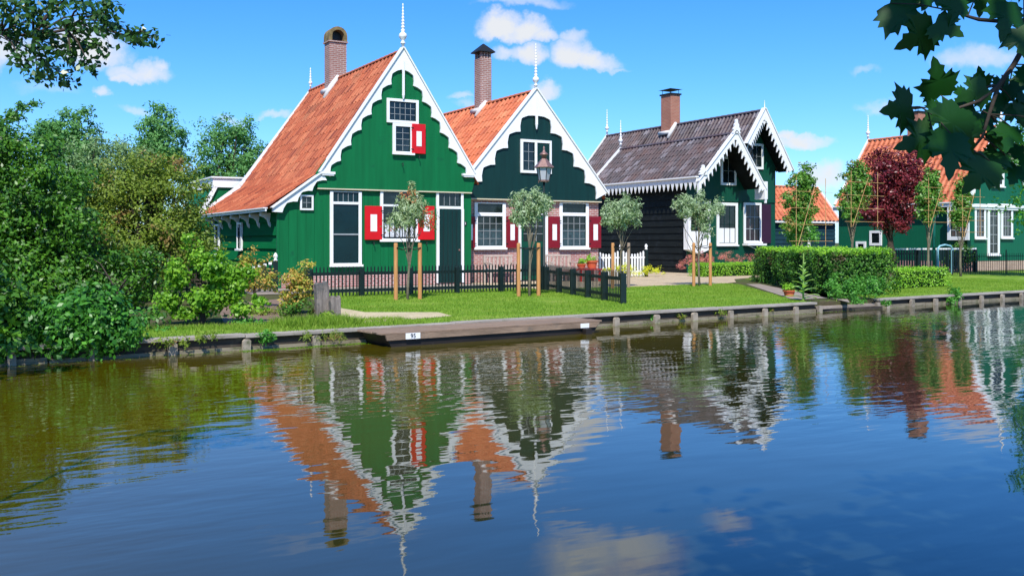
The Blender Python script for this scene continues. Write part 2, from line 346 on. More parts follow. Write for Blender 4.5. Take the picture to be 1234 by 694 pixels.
def foliage(name, ells, ncl, per, rc, size, m, parent, seed, aspect=0.5, droop=0.0, up=0.35, zmin=None, flat=0.8, shell=0.55, kind=None):
    rng = np.random.default_rng(seed)
    c, d = clumps_in(rng, ells, ncl, shell)
    rr = rc*rng.uniform(0.5, 1.35, (ncl, 1))
    C_ = np.repeat(c, per, 0); Rr = np.repeat(rr, per, 0); Dd = np.repeat(d, per, 0)
    q = rnd_unit(rng, ncl*per); rad = rng.uniform(0, 1, (ncl*per, 1))**0.45
    p = C_+q*rad*Rr*np.array([1, 1, flat])
    out = 0.6*q+0.6*Dd
    if zmin is not None:
        k = p[:, 2] > zmin; p = p[k]; out = out[k]
    return quads_obj(name, leaf_quads(rng, p, out, size, aspect, droop, up), m, parent, kind), c

def limbs(mb, base, top, r0, targets, rng, n=7, spread=0.5):
    base = Vector(base); top = Vector(top)
    k = 6; pts = [base.lerp(top, i/k)+Vector((rng.uniform(-1, 1), rng.uniform(-1, 1), 0))*r0*0.6*(0 < i < k) for i in range(k+1)]
    mb.tube(pts, [r0*(1-0.75*i/k) for i in range(k+1)], n)
    for tgt in targets:
        tgt = Vector(tgt); f = rng.uniform(0.25, 0.95); i = min(k-1, int(f*k)); s = pts[i].lerp(pts[i+1], f*k-i)
        if tgt.z < s.z-0.2: s = pts[2]
        mid = s.lerp(tgt, 0.5)+Vector((rng.uniform(-1, 1), rng.uniform(-1, 1), rng.uniform(0, 1.2)))*0.10*(tgt-s).length
        rb = r0*(1-0.75*f)*0.55
        mb.tube([s, s.lerp(mid, 0.5)+Vector((0, 0, 0.02)), mid, tgt], [rb, rb*0.8, rb*0.6, rb*0.2], 5, cap=False)
def rough(ells, seed, n=6, k=.34):
    r = np.random.default_rng(seed+500); out = list(ells)
    for e in ells:
        if e[3] < .32 and e[3]*2.6 > e[5]*2.2 and len(ells) < 6: continue
        for i in range(n):
            d = rnd_unit(r, 1)[0]; d[2] = abs(d[2])*.9-.15; f = r.uniform(.8, 1.12); q = k*r.uniform(.5, 1.2)
            out.append((e[0]+d[0]*e[3]*f, e[1]+d[1]*e[4]*f, e[2]+d[2]*e[5]*f, e[3]*q, e[4]*q, e[5]*q*1.2))
    return out
def tree(name, label, cat, base, ells, ncl, per, rc, size, lm, bm_, seed, r0=0.1, topf=0.8, group=None, nb=14, **kw):
    root = thing(name, label, cat, base, group)
    cr, c = foliage('crown', ells, ncl, per, rc, size, lm, root, seed, **kw)
    rng = random.Random(seed)
    zt = sorted(e[2]+e[5]*0.7 for e in ells)[int(len(ells)*.8)]; cx = sum(e[0] for e in ells)/len(ells); cy = sum(e[1] for e in ells)/len(ells)
    top = Vector((cx, cy, base[2]+(zt-base[2])*topf))
    mb = MB(); limbs(mb, Vector(base)-Vector((0, 0, 0.1)), top, r0, [Vector(c[i]) for i in rng.sample(range(len(c)), min(nb, len(c)))], rng)
    mb.build('trunk', bm_, root, smooth=True)
    return root

# ------------------------------------------------------------------ ground, water, lawn, paths
def bankY(X): return 12.65+0.085*X
def mat_ground():
    m = bpy.data.materials.new('earth_and_grass'); m.use_nodes = True; t = NT(m.node_tree); B = t.n['Principled BSDF']
    co = t.new('ShaderNodeTexCoord').outputs['Object']
    n = t.noise(co, 0.8, 6, 0.7); n2 = t.noise(co, 14, 5, 0.7)
    o = t.ramp(n, [(0.35, (0.10, 0.078, 0.045)), (0.55, (0.075, 0.095, 0.028)), (0.7, (0.06, 0.12, 0.02))])
    o = t.mix(t.ramp(n2, [(0.4, 0.0), (0.75, 0.5)]), o, (0.045, 0.045, 0.02, 1))
    t.set(B, 'Base Color', o); B.inputs['Roughness'].default_value = 0.95; B.inputs['Specular IOR Level'].default_value = 0.1
    b = t.new('ShaderNodeBump', Strength=0.7, Distance=0.03, Height=n2); t.set(B, 'Normal', b.outputs[0]); return m
def mat_lawn():
    m = bpy.data.materials.new('mown_lawn'); m.use_nodes = True; t = NT(m.node_tree); B = t.n['Principled BSDF']
    co = t.new('ShaderNodeTexCoord').outputs['Object']
    n = t.noise(co, 0.9, 6, 0.65); n2 = t.noise(co, 26, 5, 0.75)
    o = t.ramp(n, [(0.3, (0.10, 0.22, 0.012)), (0.48, (0.16, 0.29, 0.022)), (0.6, (0.27, 0.36, 0.05)), (0.72, (0.38, 0.38, 0.11))])
    o = t.mix(t.ramp(n2, [(0.35, 0.7), (0.6, 0.0)]), o, (0.09, 0.20, 0.012, 1))
    t.set(B, 'Base Color', o); B.inputs['Roughness'].default_value = 0.9; B.inputs['Specular IOR Level'].default_value = 0.15
    b = t.new('ShaderNodeBump', Strength=0.9, Distance=0.02, Height=n2); t.set(B, 'Normal', b.outputs[0]); return m
def mat_path(name, c1, c2, sc=10):
    m = bpy.data.materials.new(name); m.use_nodes = True; t = NT(m.node_tree); B = t.n['Principled BSDF']
    co = t.new('ShaderNodeTexCoord').outputs['Object']
    o = t.ramp(t.noise(co, sc, 6, 0.75), [(0.35, c1), (0.65, c2)])
    o = t.mix(t.ramp(t.noise(co, 1.2, 5, 0.6), [(0.45, 0.0), (0.75, 0.5)]), o, c4(tuple(x*0.6 for x in c1)))
    t.set(B, 'Base Color', o); B.inputs['Roughness'].default_value = 0.95
    b = t.new('ShaderNodeBump', Strength=0.5, Distance=0.015, Height=t.noise(co, 45, 4, 0.7)); t.set(B, 'Normal', b.outputs[0]); return m
GRAVEL = mat_path('shell_gravel', (0.40, 0.30, 0.18), (0.56, 0.45, 0.29))
PAVE = mat_path('grey_paving', (0.24, 0.195, 0.155), (0.34, 0.28, 0.225), 4)
YPATH = mat_path('yellow_brick_path', (0.44, 0.36, 0.20), (0.60, 0.50, 0.30), 8)

mb = MB()
XS = [-1200, -60, -20, 0, 15.35, 17.35, 30, 60, 1200]
prof = lambda X: [(-1200, 0.0), (-0.9, 0.0), (-0.9, -0.9), (bankY(max(-60, min(60, X)))+0.10, -0.9), (bankY(max(-60, min(60, X)))+0.10, -0.004), (1800, -0.004)]
vs = []; fs = []
for X in XS: vs += [(X, y, z) for y, z in prof(X)]
k = 6
for i in range(len(XS)-1):
    for j in range(k-1): fs.append((i*k+j, (i+1)*k+j, (i+1)*k+j+1, i*k+j+1))
mb.add(vs, fs); mb.build('ground', mat_ground(), kind='structure')

def mat_water():
    m = bpy.data.materials.new('canal_water'); m.use_nodes = True; t = NT(m.node_tree); B = t.n['Principled BSDF']
    B.inputs['Base Color'].default_value = (0.027, 0.0235, 0.001, 1)
    B.inputs['Roughness'].default_value = 0.02; B.inputs['IOR'].default_value = 1.70
    co = t.new('ShaderNodeTexCoord').outputs['Object']
    rot = t.new('ShaderNodeMapping', Vector=co); rot.inputs['Rotation'].default_value = (0, 0, math.radians(22)); rot.inputs['Scale'].default_value = (0.55, 1.5, 1)
    fine = t.noise(rot.outputs[0], 8.0, 1.4, 0.5); mid = t.noise(rot.outputs[0], 2.1, 1.2, 0.5); swell = t.noise(co, 0.55, 2, 0.5)
    rot2 = t.new('ShaderNodeMapping', Vector=co); rot2.inputs['Rotation'].default_value = (0, 0, math.radians(-25)); rot2.inputs['Scale'].default_value = (0.6, 1.7, 1)
    cr = t.noise(rot2.outputs[0], 4.6, 1.0, 0.5)
    # breezy patches: livelier towards the far bank, glassy near the camera side
    sp = t.new('ShaderNodeSeparateXYZ', Vector=co)
    far = t.math('MULTIPLY', t.math('SUBTRACT', sp.outputs[1], 4.0), 0.16, clamp=True)
    patch = t.ramp(t.noise(co, 0.28, 3, 0.5), [(0.38, 0.25), (0.62, 1.0)])
    amp = t.math('MULTIPLY', t.math('ADD', 0.12, far), patch)
    h = t.math('ADD', t.math('MULTIPLY', fine, t.math('MULTIPLY', amp, 0.10)), t.math('MULTIPLY', cr, t.math('MULTIPLY', amp, 0.12)))
    h = t.math('ADD', h, t.math('MULTIPLY', mid, t.math('ADD', 0.07, t.math('MULTIPLY', amp, 0.07))))
    h = t.math('ADD', h, t.math('MULTIPLY', swell, 0.10))
    # murk and reflection tint painted into base colour: olive far and left, bluish mid-channel
    murk_reflection = t.math('ADD', t.math('SUBTRACT', sp.outputs[1], t.math('MULTIPLY', sp.outputs[0], 0.55)), t.math('MULTIPLY', t.math('SUBTRACT', t.noise(co, 0.35, 3, 0.5), 0.5), 3.0))
    t.set(B, 'Base Color', t.ramp(t.math('MULTIPLY', t.math('ADD', murk_reflection, 1.5), 0.09), [(0.12, (0.003, 0.016, 0.020)), (0.5, (0.030, 0.029, 0.003)), (0.8, (0.070, 0.055, 0.001))]))
    b = t.new('ShaderNodeBump', Strength=1.0, Distance=0.040, Height=h); t.set(B, 'Normal', b.outputs[0]); return m
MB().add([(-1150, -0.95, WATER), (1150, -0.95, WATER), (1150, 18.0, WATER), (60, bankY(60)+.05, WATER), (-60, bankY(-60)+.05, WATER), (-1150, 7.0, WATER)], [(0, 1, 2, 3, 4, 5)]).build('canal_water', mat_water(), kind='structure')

def sheet(name, pts, z, m):
    mb = MB(); mb.add([(p[0], p[1], z) for p in pts], [tuple(range(len(pts)))]); return mb.build(name, m, kind='structure')
LAWN = mat_lawn()
lawn1 = [(4.6, bankY(4.6)+.12), (15.3, bankY(15.3)+.12), (15.9, 15.3), (19.9, 21.1), (20.1, 21.9), (13.4, 21.5), (13.2, 25.0), (7.5, 25.0), (6.6, 20.0)]
sheet('lawn', lawn1, 0.0, LAWN)
sheet('lawn', [(17.6, bankY(17.6)+.12), (60, bankY(60)+.12), (60, 25.5), (36, 25.5), (30, 24.5), (22.3, 23.2)], 0.0, LAWN)
sheet('grass_verge', [(-20, bankY(-20)+.12), (4.55, bankY(4.55)+.12), (5.2, 15.0), (3.0, 14.4), (-20, 13.0)], 0.0, LAWN)
sheet('gravel_yard', [(13.3, 21.5), (20.0, 21.85), (21.0, 22.4), (22.6, 24.2), (26.6, 26.2), (27.0, 29.9), (25.6, 29.95), (25.4, 38), (19, 38), (18.8, 26.0), (13.3, 26.0)], 0.004, GRAVEL)
sheet('brick_pavement', [(6.0, 22.6), (13.2, 22.6), (13.2, 26.1), (6.0, 26.1)], 0.008, PAVE)
sheet('bare_soil', [gnd(262, 372), gnd(300, 364), gnd(340, 360), gnd(352, 384), gnd(306, 393), gnd(270, 390)], 0.006, mat_path('bare_soil', (0.16, 0.10, 0.065), (0.26, 0.175, 0.12), 7))
yp = [gnd(408, 371), gnd(440, 376.5), gnd(528, 376.5), gnd(545, 381), gnd(425, 391), gnd(408, 391)]
sheet('yellow_path', yp, 0.006, YPATH)
sheet('hedge_path', [gnd(899, 342.5), gnd(916, 342.5), gnd(1012, 362), gnd(1024, 365), (17.3, 14.9), (15.7, 14.9), gnd(952, 360)], 0.008, PAVE)

# short grass standing on the lawn: nobody could count it
def in_poly(x, y, poly):
    ins = np.zeros(len(x), bool); n = len(poly)
    for i in range(n):
        x0, y0 = poly[i][0], poly[i][1]; x1, y1 = poly[(i+1) % n][0], poly[(i+1) % n][1]
        c = ((y0 > y) != (y1 > y)); xi = (x1-x0)*(y-y0)/((y1-y0) if y1 != y0 else 1e-9)+x0
        ins ^= c & (x < xi)
    return ins
rng = np.random.default_rng(3)
def blades(n, x0, x1, y0, y1, h, wd, test):
    x = rng.uniform(x0, x1, n); y = rng.uniform(y0, y1, n); k = test(x, y) & ((np.sin(x*1.3+np.sin(y*1.7)*1.5)+np.sin(y*1.9+x*.6)+np.sin(x*.5-y*.9)*.8 < 1.25) | (rng.uniform(size=n) < .25)); x = x[k]; y = y[k]; n = len(x)
    a = rng.uniform(0, math.pi, n); hh = h*rng.uniform(0.4, 1.3, n); dx = np.cos(a)*wd; dy = np.sin(a)*wd
    lx = rng.normal(size=n)*h*0.5; ly = rng.normal(size=n)*h*0.5
    z0 = np.zeros(n)-0.005
    return np.stack([np.stack([x-dx, y-dy, z0], 1), np.stack([x+dx, y+dy, z0], 1), np.stack([x+lx, y+ly, hh], 1)], 1).reshape(-1, 3)
nobush = lambda x, y: ~in_poly(x, y, [(p.x, p.y) for p in yp])
G = [blades(120000, 4.6, 21, 13, 22.4, 0.035, 0.006, lambda x, y: in_poly(x, y, lawn1) & nobush(x, y)),
     blades(70000, 17.4, 30, 13.9, 24, 0.035, 0.006, lambda x, y: (y > bankY(x)+.12) & (x-17.4 > (y-14)*0.55)),
     blades(16000, 0.5, 6.2, 12.8, 14.6, 0.06, 0.006, lambda x, y: (y > bankY(x)+.1)),
     blades(3500, 4.4, 30, 12.9, 15.6, 0.10, 0.006, lambda x, y: (np.abs(y-bankY(x)-.22) < .10)),
     blades(2600, 4.0, 5.2, 13.5, 14.3, 0.14, 0.008, lambda x, y: x > 0)]
g = quads_obj('grass', np.concatenate(G), L_GRASS, None, 'stuff', k=3); tag(g, 'short mown green grass along the canal bank', 'grass', kind='stuff')

# ------------------------------------------------------------------ bank revetment
def revet(x0, x1, label, group, zt=0.0, step=0.93, phase=0.0, lowwaling=True):
    root = thing('bank_revetment', label, 'bank wall', (x0, bankY(x0), WATER), group)
    ang = math.atan(0.085)
    def bx(nm, m, a, b, d0, d1, z0, z1, bev=0.0):
        mb = MB(); M = Matrix.Translation((x0, bankY(x0), 0)) @ Matrix.Rotation(ang, 4, 'Z')
        mb.box(a, b, d0, d1, z0, z1, M); return mb.build(nm, m, root, bevel=bev)
    Lh = (x1-x0)/math.cos(ang); a = 0.0; r = random.Random(int(x0*10))
    while a < Lh-0.01:
        b = min(a+r.uniform(2.6, 3.4), Lh)
        if Lh-b < 0.8: b = Lh
        dz = r.uniform(-0.007, 0.007)
        bx('cap_plank', BANKTOP, a+.004, b-.004, -0.02, 0.19, zt-0.035+dz, zt+0.012+dz, 0.006)
        a = b
    bx('back_board', BANKDK, 0, Lh, 0.045, 0.085, -0.8, zt-0.036)
    a = 0.0
    while a < Lh-0.05 and lowwaling:
        b = min(a+r.uniform(1.8, 3.0), Lh)
        bx('waling', WALING, a+.01, b-.01, 0.0, 0.044, WATER-0.2, WATER+r.uniform(0.035, 0.075)); a = b
    a = phase
    while a < Lh:
        w_ = r.uniform(0.045, 0.062); zz = zt-0.037-r.uniform(0, .02)
        mb = MB(); M = Matrix.Translation((x0, bankY(x0), 0)) @ Matrix.Rotation(ang, 4, 'Z') @ Matrix.Translation((a, 0, 0)) @ Matrix.Rotation(r.uniform(-.05, .05), 4, 'Y')
        poly = [(-w_, -0.8), (w_, -0.8), (w_, zz-0.02), (w_*0.55, zz), (-w_*0.55, zz), (-w_, zz-0.03)]
        n = len(poly); vv = [M @ Vector((p, -0.055, q)) for p, q in poly]+[M @ Vector((p, 0.004, q)) for p, q in poly]
        mb.add(vv, [tuple(range(n)), tuple(range(2*n-1, n-1, -1))]+[(i, i+n, (i+1) % n+n, (i+1) % n) for i in range(n)])
        mb.build('post', BANKPOST, root); a += step*r.uniform(0.93, 1.07)
    return root
revet(-14, 15.3, 'long low timber bank edging behind the moored barge, along the main lawn', None, phase=0.55)
revet(17.4, 42, 'timber bank edging right of the lowered landing, below the big clipped hedge', None, phase=0.3)
lr = thing('canal_landing', 'lowered paved landing gap in the bank beside the broad-leaved tall plant', 'landing', (15.3, bankY(15.3), WATER))
mb = MB(); mb.add([(15.3, bankY(15.3)+.0, -0.09), (17.4, bankY(17.4)+.0, -0.09), (17.4, 15.6, 0.0), (15.9, 15.5, 0.0), (15.3, bankY(15.3), -0.14), (17.4, bankY(17.4), -0.14), (17.4, 15.6, -0.14), (15.9, 15.5, -0.14)],
                  [(0, 1, 2, 3), (4, 5, 6, 7), (0, 1, 5, 4), (1, 2, 6, 5), (2, 3, 7, 6), (3, 0, 4, 7)]); mb.build('slab', PAVE, lr)
mb = MB(); mb.box(15.3, 17.4, bankY(15.3)+.06, bankY(17.4)+.1, -0.8, -0.142); mb.build('landing_board', BANKDK, lr)
for x in (15.36, 17.34):
    mb = MB(); mb.box(x-.05, x+.05, bankY(x)-.07, bankY(x)-.01, -0.8, -0.06); mb.build('post', BANKPOST, lr)

# ------------------------------------------------------------------ houses: shared parts
def roof_slope(name, m, parent, A, along, L, steps, tw=0.29, th=0.33, amp=0.050, lift=0.018, seed=1):
    """A ridge start, along = unit vector along the ridge, L its length, steps = [(horizontal vector, drop)...] from ridge to eave"""
    A = Vector(A); along = Vector(along); rr = np.random.default_rng(seed)
    pts = [A]
    for h, dz in steps: pts.append(pts[-1]+Vector(h)-Vector((0, 0, dz)))
    seg = [(pts[i+1]-pts[i]).length for i in range(len(pts)-1)]; tot = sum(seg)
    def at(s):
        i = 0
        while i < len(seg)-1 and s > seg[i]: s -= seg[i]; i += 1
        d = (pts[i+1]-pts[i]).normalized(); n = d.cross(along)
        if n.z < 0: n = -n
        return pts[i]+d*s, n
    nt = max(1, round(L/tw)); sub = 7; nc = nt*sub+1
    nr = max(1, round(tot/th)); V = []; F = []; UV = []
    cols = [(j/sub) for j in range(nc)]
    for r in range(nr):
        s0 = tot*r/nr; s1 = tot*(r+1)/nr+0.035; b = len(V)
        jt = rr.normal(size=nt+1)*0.004
        for e, s in ((0, s0), (1, min(s1, tot+0.05))):
            p, n = at(s)
            for j, u in enumerate(cols):
                t = u % 1.0; w_ = (math.sin(2*math.pi*t)*0.8+0.35*math.sin(4*math.pi*t+0.6))*amp
                q = p+along*(u/nt*L)+n*(w_+0.03+(lift if e else 0.0)+jt[min(int(u), nt)]*(1 if e else .3))
                V.append(q); 
        for j in range(nc-1): F.append((b+j, b+j+1, b+nc+j+1, b+nc+j)); u = (cols[j]+cols[j+1])*0.5; UV.append((u, r+0.5))
        # the butt end of each course
        b2 = len(V)
        p, n = at(min(s1, tot+0.05))
        for j, u in enumerate(cols): V.append(V[b+nc+j]); 
        for j, u in enumerate(cols): V.append(V[b+nc+j]-n*0.030)
        for j in range(nc-1): F.append((b2+j, b2+j+1, b2+nc+j+1, b2+nc+j)); u = (cols[j]+cols[j+1])*0.5; UV.append((u, r+0.5))
    # deck under the tiles
    b = len(V)
    for p in pts: 
        V += [p, p+along*L]
    for i in range(len(pts)-1): F.append((b+2*i, b+2*i+1, b+2*i+3, b+2*i+2)); UV.append((0.5, 0.5))
    off = wloc(parent); me = bpy.data.meshes.new(name)
    me.from_pydata([tuple(v-off) for v in V], [], F)
    uvl = me.uv_layers.new(name='UVMap'); arr = np.zeros((len(me.loops), 2), np.float32); i = 0
    for f, uv in zip(F, UV):
        arr[i:i+len(f)] = uv; i += len(f)
    uvl.data.foreach_set('uv', arr.ravel())
    me.polygons.foreach_set('use_smooth', [True]*len(me.polygons))
    return put(name, me, m, parent)
def ridge(parent, A, B, m, name='ridge_tiles'):
    A = Vector(A); B = Vector(B); mb = MB(); n = max(1, round((B-A).length/0.36)); d = (B-A)/n; side = Vector((-d.y, d.x, 0)).normalized()
    for i in range(n):
        p = A+d*i; q = p+d*1.08; K = 7; vs = []
        for e, (c, r) in enumerate(((p, .072), (q, .084))):
            for k in range(K):
                t = math.pi*k/(K-1); vs.append(c+side*math.cos(t)*r*1.15+Vector((0, 0, math.sin(t)*r-0.01)))
        mb.add(vs, [(k, k+1, K+k+1, K+k) for k in range(K-1)]+[tuple(range(K)), tuple(range(K, 2*K))])
    o = mb.build(name, m, parent, smooth=False)
    me = o.data; uvl = me.uv_layers.new(name='UVMap'); return o

def barge_side(A, B, w0, n, amp, mode='scallop', start=0.0, tail=0.0, side=1):
    """inner edge points of a board whose outer edge runs A (apex) -> B; side=+1 right, -1 left"""
    A = Vector(A); B = Vector(B); d = (B-A).normalized(); L = (B-A).length
    nn = Vector((-side*(-d.y)*-1, 0)) if False else Vector((d.y*side, -d.x*side))      # towards the inside / below
    if nn.y > 0: nn = -nn
    out = []; s = start; pitch = (L-start-tail)/n
    for i in range(n):
        s0 = start+i*pitch
        if mode == 'scallop':
            K = 9
            for k in range(K):
                t = k/K; bul = math.sin(math.pi*min(1, t*1.0))**0.62
                skew = 0.10*pitch*math.sin(2*math.pi*t)
                out.append(A+d*(s0+t*pitch+skew)+nn*(w0-amp*bul))
        elif mode == 'saw':
            out += [A+d*(s0)+nn*w0, A+d*(s0+pitch*0.10)+nn*(w0-amp*0.15), A+d*(s0+pitch*0.50)+nn*(w0+amp*0.35)+Vector((0, -amp*0.55)), A+d*(s0+pitch*0.62)+nn*(w0-amp*0.1)]
    out.append(A+d*(L-tail)+nn*w0)
    return [(p.x, p.y) for p in out]
def barge_board(parent, apex, L_, R_, w0, n, amp, y0, y1, m=WHITE, mode='scallop', start=0.5, tail=0.0, name='bargeboard', cap=True, flare=0.0):
    r = barge_side(apex, R_, w0, n, amp, mode, start, tail, 1); l = barge_side(apex, L_, w0, n, amp, mode, start, tail, -1)
    # where the two inner edges would cross above each other, keep the solid point of the gable
    poly = [tuple(L_), tuple(apex), tuple(R_)]+[p for p in reversed(r)]+l
    mb = MB(); mb.prism(poly, y0, y1); o = mb.build(name, m, parent)
    if cap:
        for (P, Q) in ((apex, L_), (apex, R_)):
            P = Vector((P[0], P[1])); Q = Vector((Q[0], Q[1])); d = (Q-P).normalized(); nn = Vector((d.y, -d.x))
            if nn.y < 0: nn = -nn
            a = P-d*0.0; b = Q+d*0.05
            mb = MB(); mb.prism([tuple(a), tuple(b), tuple(b+nn*.035), tuple(a+nn*.035)], y0-0.05, y1+0.10); mb.build('verge_capping', m, parent)
    return o
def finial(parent, c, h, m=WHITE, s=1.0, name='finial', rings=9):
    prof = [(.045, 0), (.045, .14), (.075, .16), (.075, .19), (.04, .21), (.05, .25), (.105, .33), (.125, .38), (.10, .44), (.05, .48), (.04, .5)]
    prof = [(r*s, z*s) for r, z in prof]; z = .5*s; top = h
    for i in range(rings):
        f = i/rings; zz = z+(top-z)*f; dz = (top-z)/rings; r = .042*s*(1-f)+.012
        prof += [(r*.62, zz), (r*1.25, zz+dz*.35), (r*1.1, zz+dz*.6), (r*.55, zz+dz*.85)]
    prof.append((0.004, top))
    MB().lathe(c, prof, 10).build(name, m, parent, smooth=True)

def window(parent, face, pl, u0, u1, z0, z1, fw=0.07, panes=(2, 3), bar=0.012, barm=LEAD, rails=(), glass=GLASS, sill=True, curtain=None, proud=0.06, name='window', label=None, fwm=WHITE, topw=None, barz=None, cm=WHITE):
    topw = topw or fw; mb = MB()
    fx(face, pl, mb, u0, u0+fw, 0, proud, z0, z1); fx(face, pl, mb, u1-fw, u1, 0, proud, z0, z1)
    fx(face, pl, mb, u0+fw, u1-fw, 0, proud, z1-topw, z1); fx(face, pl, mb, u0+fw, u1-fw, 0, proud, z0, z0+fw)
    for rz, rh in rails: fx(face, pl, mb, u0+fw, u1-fw, 0, proud-.004, rz-rh/2, rz+rh/2)
    if sill: fx(face, pl, mb, u0-.03, u1+.03, proud+.002, proud+.05, z0-.01, z0+.05)
    w_ = mb.build(name, fwm, parent, bevel=0.004)
    if label: w_['label'] = label
    mb = MB(); fx(face, pl, mb, u0+fw-.002, u1-fw+.002, 0.002, 0.012, z0+fw-.002, z1-topw+.002); mb.build('pane', glass, w_)
    # dark inner sash
    mb = MB(); a, b, c, d = u0+fw, u1-fw, z0+fw, z1-topw; q = .022
    fx(face, pl, mb, a, a+q, .013, .032, c, d); fx(face, pl, mb, b-q, b, .013, .032, c, d); fx(face, pl, mb, a+q, b-q, .013, .031, c, c+q); fx(face, pl, mb, a+q, b-q, .013, .031, d-q, d)
    mb.build('sash', DKGREEN if fwm is WHITE else fwm, w_)
    if panes:
        nx, nz = panes; mb = MB(); bz0, bz1 = barz if barz else (z0+fw, z1-topw)
        for i in range(1, nx):
            u = a+(b-a)*i/nx; fx(face, pl, mb, u-bar/2, u+bar/2, .013, .026, bz0+q, bz1-q)
        for j in range(1, nz):
            z = bz0+(bz1-bz0)*j/nz; fx(face, pl, mb, a+q, b-q, .013, .029, z-bar/2, z+bar/2)
        if mb.v: mb.build('glazing_bars', barm, w_)
    if curtain:
        mb = MB(); fx(face, pl, mb, a+q, b-q, .0125, .0145, c+q, c+(d-c)*curtain); mb.build('curtain', cm, w_)
    return w_
def shutter(parent, pl, u0, u1, z0, z1, m, hinge='L', label=None):
    mb = MB(); fx('F', pl, mb, u0, u1, 0.05, 0.10, z0, z1); s = mb.build('shutter', m, parent, bevel=0.008)
    if label: s['label'] = label
    dx = (u1-u0)*0.31; dz = (z1-z0)*0.25
    mb = MB(); fx('F', pl, mb, u0+dx, u1-dx, .101, .108, z0+dz, z1-dz); mb.build('white_panel', WHITE, s)
    mb = MB(); h0 = u0 if hinge == 'L' else u1
    for z in (z0+(z1-z0)*.14, z1-(z1-z0)*.14): fx('F', pl, mb, h0-.04, h0+.04, .102, .115, z-.012, z+.012)
    mb.build('hinge', IRON, s)
    return s
def hook(parent, X, Y, z):
    mb = MB(); mb.tube([(X, Y, z), (X, Y-.10, z), (X, Y-.12, z-.05)], .010, 6); mb.tube([(X, Y-.10, z+.03), (X, Y-.11, z-.08)], .012, 6); mb.build('shutter_hook', IRON, parent)
def clap_left(mb, X, y0, y1, z0, z1, h=0.24, out=0.022):
    n = max(1, round((z1-z0)/h)); h = (z1-z0)/n
    for i in range(n):
        a = z0+i*h; b = a+h
        mb.add([(X-out-.012, y0, a-.008), (X-out-.012, y1, a-.008), (X-.006, y1, b), (X-.006, y0, b), (X+.02, y0, a-.008), (X+.02, y1, a-.008), (X+.02, y1, b), (X+.02, y0, b)],
               [(0, 1, 2, 3), (4, 5, 6, 7), (0, 1, 5, 4), (1, 2, 6, 5), (2, 3, 7, 6), (3, 0, 4, 7)])
def clap_front(mb, Y, x0, x1, z0, z1, h=0.22, out=0.02):
    n = max(1, round((z1-z0)/h)); h = (z1-z0)/n
    for i in range(n):
        a = z0+i*h; b = a+h
        mb.add([(x0, Y-out-.01, a-.006), (x1, Y-out-.01, a-.006), (x1, Y-.004, b), (x0, Y-.004, b), (x0, Y+.02, a-.006), (x1, Y+.02, a-.006), (x1, Y+.02, b), (x0, Y+.02, b)],
               [(0, 1, 2, 3), (4, 5, 6, 7), (0, 1, 5, 4), (1, 2, 6, 5), (2, 3, 7, 6), (3, 0, 4, 7)])
